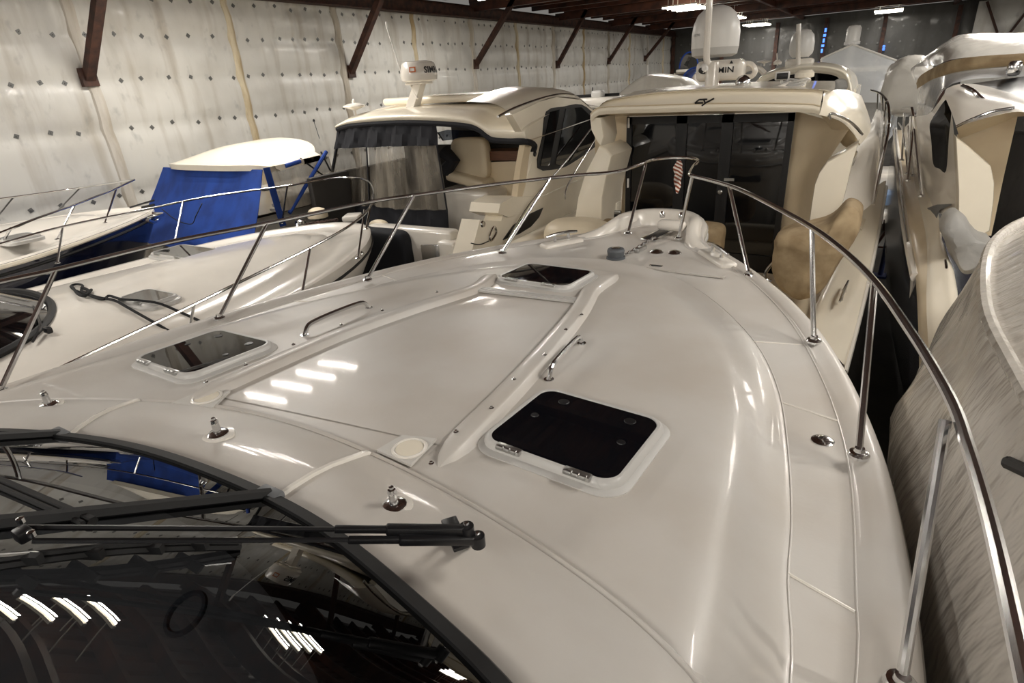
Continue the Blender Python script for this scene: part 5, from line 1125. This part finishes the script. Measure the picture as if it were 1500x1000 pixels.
# ================================================================ boat under the clear tent
YK = 28.0
kt = thing('clear_tent_boat', 'boat under a pitched clear plastic tent with a white lamp post at its peak', 'boat', (-1.1, 30, 0))
pk, el, er = Py(1249, 65, YK), Py(1203, 86, YK), Py(1317, 90, YK)
bk_ = Vector((0, 3.5, 0)); bl_, br_ = Py(1203, 150, YK), Py(1322, 150, YK)
mat('tent_frame', (225, 222, 215), .5)
for nm, L in (('tent_roof', (el, pk, pk+bk_, el+bk_)), ('tent_roof', (pk, er, er+bk_, pk+bk_)), ('tent_side', (er, br_, br_+bk_, er+bk_)), ('tent_side', (el, bl_, bl_+bk_, el+bk_))):
    mk(nm, patch(*L, bulge=(0, 0, -.03)), 'film_clear', kt)
mk('tent_front', skin([[el, pk.lerp(el, .5), pk, pk.lerp(er, .5), er], [el+Vector((0, -.05, -.5)), el.lerp(er, .25)+Vector((0, -.05, -.5)), el.lerp(er, .5)+Vector((0, -.05, -.5)), el.lerp(er, .75)+Vector((0, -.05, -.5)), er+Vector((0, -.05, -.5))], [bl_, bl_.lerp(br_, .25)+Vector((0, -.15, 0)), bl_.lerp(br_, .5), bl_.lerp(br_, .75)+Vector((0, -.15, 0)), br_]], 30, 6, False), 'film_clear', kt)
for a, b in ((el, pk), (pk, er), (er, br_), (el, bl_), (pk, pk+bk_), (er, er+bk_)):
    q = MB(); q.tube([a, b], .035, 6); mk('tent_pole', q, 'tent_frame', kt)
q = MB(); q.lathe([(.13, -1.7), (.13, -.07), (.28, -.03), (.28, .07), (.25, .08), (.25, .52), (.19, .62), (.001, .66)], Py(1248, 64, YK+.5), n=16); mk('lamp_post', q, 'panel_white', kt)
q = MB(); q.rbox(Py(1262, 102, YK+1), (3.0, .8, .2), .07, None, 3); mk('tent_shelf', q, 'gel_cream', kt)
for k in range(5):
    q = MB(); a = Py(1256+10*k, 105, YK+.6); q.tube([a, a+Vector((.02, 0, -.5))], .07, 6); mk('hanging_strap', q, 'mid_grey', kt)
q = MB(); q.box((-1.1, YK+2, 2.4), (2.6, 3, 1.6)); mk('cabin', q, 'grey_cover', kt)
bow_hull(kt, -1.1, [(1.5, YK-.3), (1.6, YK+2), (1.2, YK+5), (0, YK+8)], lambda u, y: 2.0, .6, 'gel_white')
# crumpled clear sheet hanging off its side
cs = MB(); R_ = []
for i in range(20):
    t = i/19; R_.append([Vector((lerp(.15, .55, t)+.06*math.sin(9*s+4*t), 19.4+.25*math.sin(13*t+3*s), lerp(4.0, 2.4, s)+.1*math.sin(8*t))) for s in [k/13 for k in range(14)]])
cs.grid(R_); part(mk('hanging_sheet', cs, 'film_clear', ar), 'crumpled clear plastic sheet hanging off the side')
cs = lump(Py(1328, 125, 16.5), (.46, .6, .62), .8, 9, .12); part(mk('film_bundle', cs, 'film_milky', rb), 'rounded bundle of milky plastic film')
# ================================================================ film-covered boat and boats far behind on the left
fc = thing('sheeted_boat', 'boat under a crumpled white plastic sheet behind the roof with dark doors', 'boat', (-7.2, 23, 0))
top = P3([(884, 150, 21), (905, 138, 21), (925, 122, 21), (945, 110, 21), (965, 109, 21.3), (985, 112, 21.5), (1005, 118, 22), (1018, 134, 22)])
mk('plastic_sheet', skin([[p+Vector((0, -.7, -.9)) for p in top], [p+Vector((.05*math.sin(9*i), -.35, -.28+.06*math.sin(5*i))) for i, p in enumerate(top)], top, [p+Vector((0, 1.5, -.1)) for p in top], [p+Vector((0, 3, -.9)) for p in top]], 40, 6), 'film_milky', fc)
q = MB(); q.tube([Py(949, 95, 21), Py(949, 112, 21)], .03, 6); mk('pole', q, 'panel_white', fc)
q = MB(); q.box((-7.2, 22.6, 2.5), (2.4, 2.0, 1.4)); mk('cabin', q, 'gel_cream', fc)
bow_hull(fc, -7.2, [(1.6, 20.6), (1.7, 22), (1.4, 24.5), (0, 27)], lambda u, y: 2.4, .6, 'gel_white')
def far_boat(px, y, w, label, canvas, nm='far_boat'):
    c = Py(*px, y); t = thing(nm, label, 'boat', (c.x, y+2, 0), None)
    bow_hull(t, c.x, [(w, y), (w*1.05, y+1.5), (w*.8, y+4), (0, y+6.5)], lambda u, yy: c.z, .7, 'gel_white')
    q = MB(); q.rbox((c.x, y+2, c.z+.08), (w*1.7, 4, .16), .06, None, 3); mk('deck', q, 'gel_white', t)
    q = MB(); R_ = []
    for i in range(13):
        a = math.pi*i/12; R_.append([Vector((c.x+math.cos(a)*w*.8, y+.6+s*1.6, c.z+.2+math.sin(a)*.75)) for s in (0, .5, 1)])
    q.grid(R_); mk('canopy', q, canvas, t, thick=.02)
    q = MB(); q.tube([Vector((c.x+math.cos(math.pi*i/12)*w*.8, y+.58, c.z+.2+math.sin(math.pi*i/12)*.77)) for i in range(13)], .04, 6); mk('canopy_hoop', q, 'blue_canvas', t)
    return t
far_boat((1004, 106), 34, .62, 'far white boat with a blue hooped canopy by the wall end', 'clear_pane')
far_boat((1012, 134), 28.5, .8, 'white boat with a low blue canopy below the large satellite dome', 'blue_canvas')
fb2 = thing('flybridge_boat', 'distant boat with a black roof rack and grey engine behind the hardtop cruiser', 'boat', (-9.6, 18, 0))
bow_hull(fb2, -9.3, [(1.3, 16.2), (1.4, 17.2), (1.1, 18.8), (0, 20.2)], lambda u, y: 3.0, .7, 'gel_white')
q = MB(); q.rbox(Py(862, 150, 17.2), (2.2, 1.6, .3), .08, None, 3); mk('deck', q, 'gel_white', fb2)
for k in range(3):
    q = MB(); p = Py(868, 146-3*k, 16.8); q.tube([p+Vector((-.9, 0, 0)), p+Vector((.7, .3, 0))], .035, 6); mk('roof_bar', q, 'black_plastic', fb2)
q = MB(); q.rbox(Py(876, 138, 16.8), (.34, .3, .22), .07, None, 3); mk('engine', q, 'alu_paint', fb2)
q = MB(); q.rbox(Py(873, 146, 16.7), (.6, .2, .08), .02); mk('blue_strap', q, 'blue_canvas', fb2)
q = MB(); q.tube([Py(868, 128, 16.8), Py(868, 142, 16.8)], .015, 6); mk('pole', q, 'black_plastic', fb2)
# ================================================================ gap between the boats: hull stern, trestle, blue post
bs = thing('far_stern_boat', 'white and pale blue stern seen in the gap between two yachts', 'boat', (1.2, 27, 0))
q = MB(); q.rbox(Py(1306, 262, 20), (1.0, 1.6, .5), .12, None, 3); mk('stern', q, 'gel_white', bs)
q = MB(); q.rbox(Py(1307, 285, 19.5), (.9, 1.6, .35), .08, None, 3); mk('pale_blue_panel', q, mat('pale_blue', (150, 180, 222), .4), bs)
q = MB(); q.rbox(Py(1308, 312, 19), (.9, 1.6, .3), .08, None, 3); mk('lower_hull', q, 'gel_white', bs)
q = MB(); a = Py(1308, 340, 18.4); q.box((a.x, 18.6, a.z/2), (.3, .8, a.z)); mk('keel_block', q, 'mid_grey', bs)
tr_ = thing('boat_trestle', 'rusty brown steel trestle standing on the floor between two yachts', 'trestle', Pz(1310, 372, 0))
a = Pz(1310, 372, 0); tp = Py(1304, 330, a.y)
q = MB(); q.box(tp, (.3, .3, .2)); mk('head', q, 'rust_steel', tr_)
for dx, dy in ((-.3, -.2), (.35, -.2), (0, .4)):
    q = MB(); q.tube([tp, Vector((tp.x+dx, a.y+dy, 0.02))], .035, 6); mk('leg', q, 'rust_steel', tr_)
q = MB(); q.tube([Vector((tp.x-.3, a.y-.2, .2)), Vector((tp.x+.35, a.y-.2, .2))], .025, 6); mk('tie_bar', q, 'rust_steel', tr_)
q = MB(); p0 = Py(1311, 300, 14.5); q.tube([Vector((p0.x, 14.5, 0)), Vector((p0.x, 14.5, p0.z))], .05, 8); q.box((p0.x, 14.5, .02), (.3, .3, .04)); q.box((p0.x, 14.5, p0.z), (.2, .2, .04))
tag(mk('stand_post', q, mat('deep_blue', (30, 44, 92), .5)), 'dark blue steel stand post beside the rusty trestle', 'post')
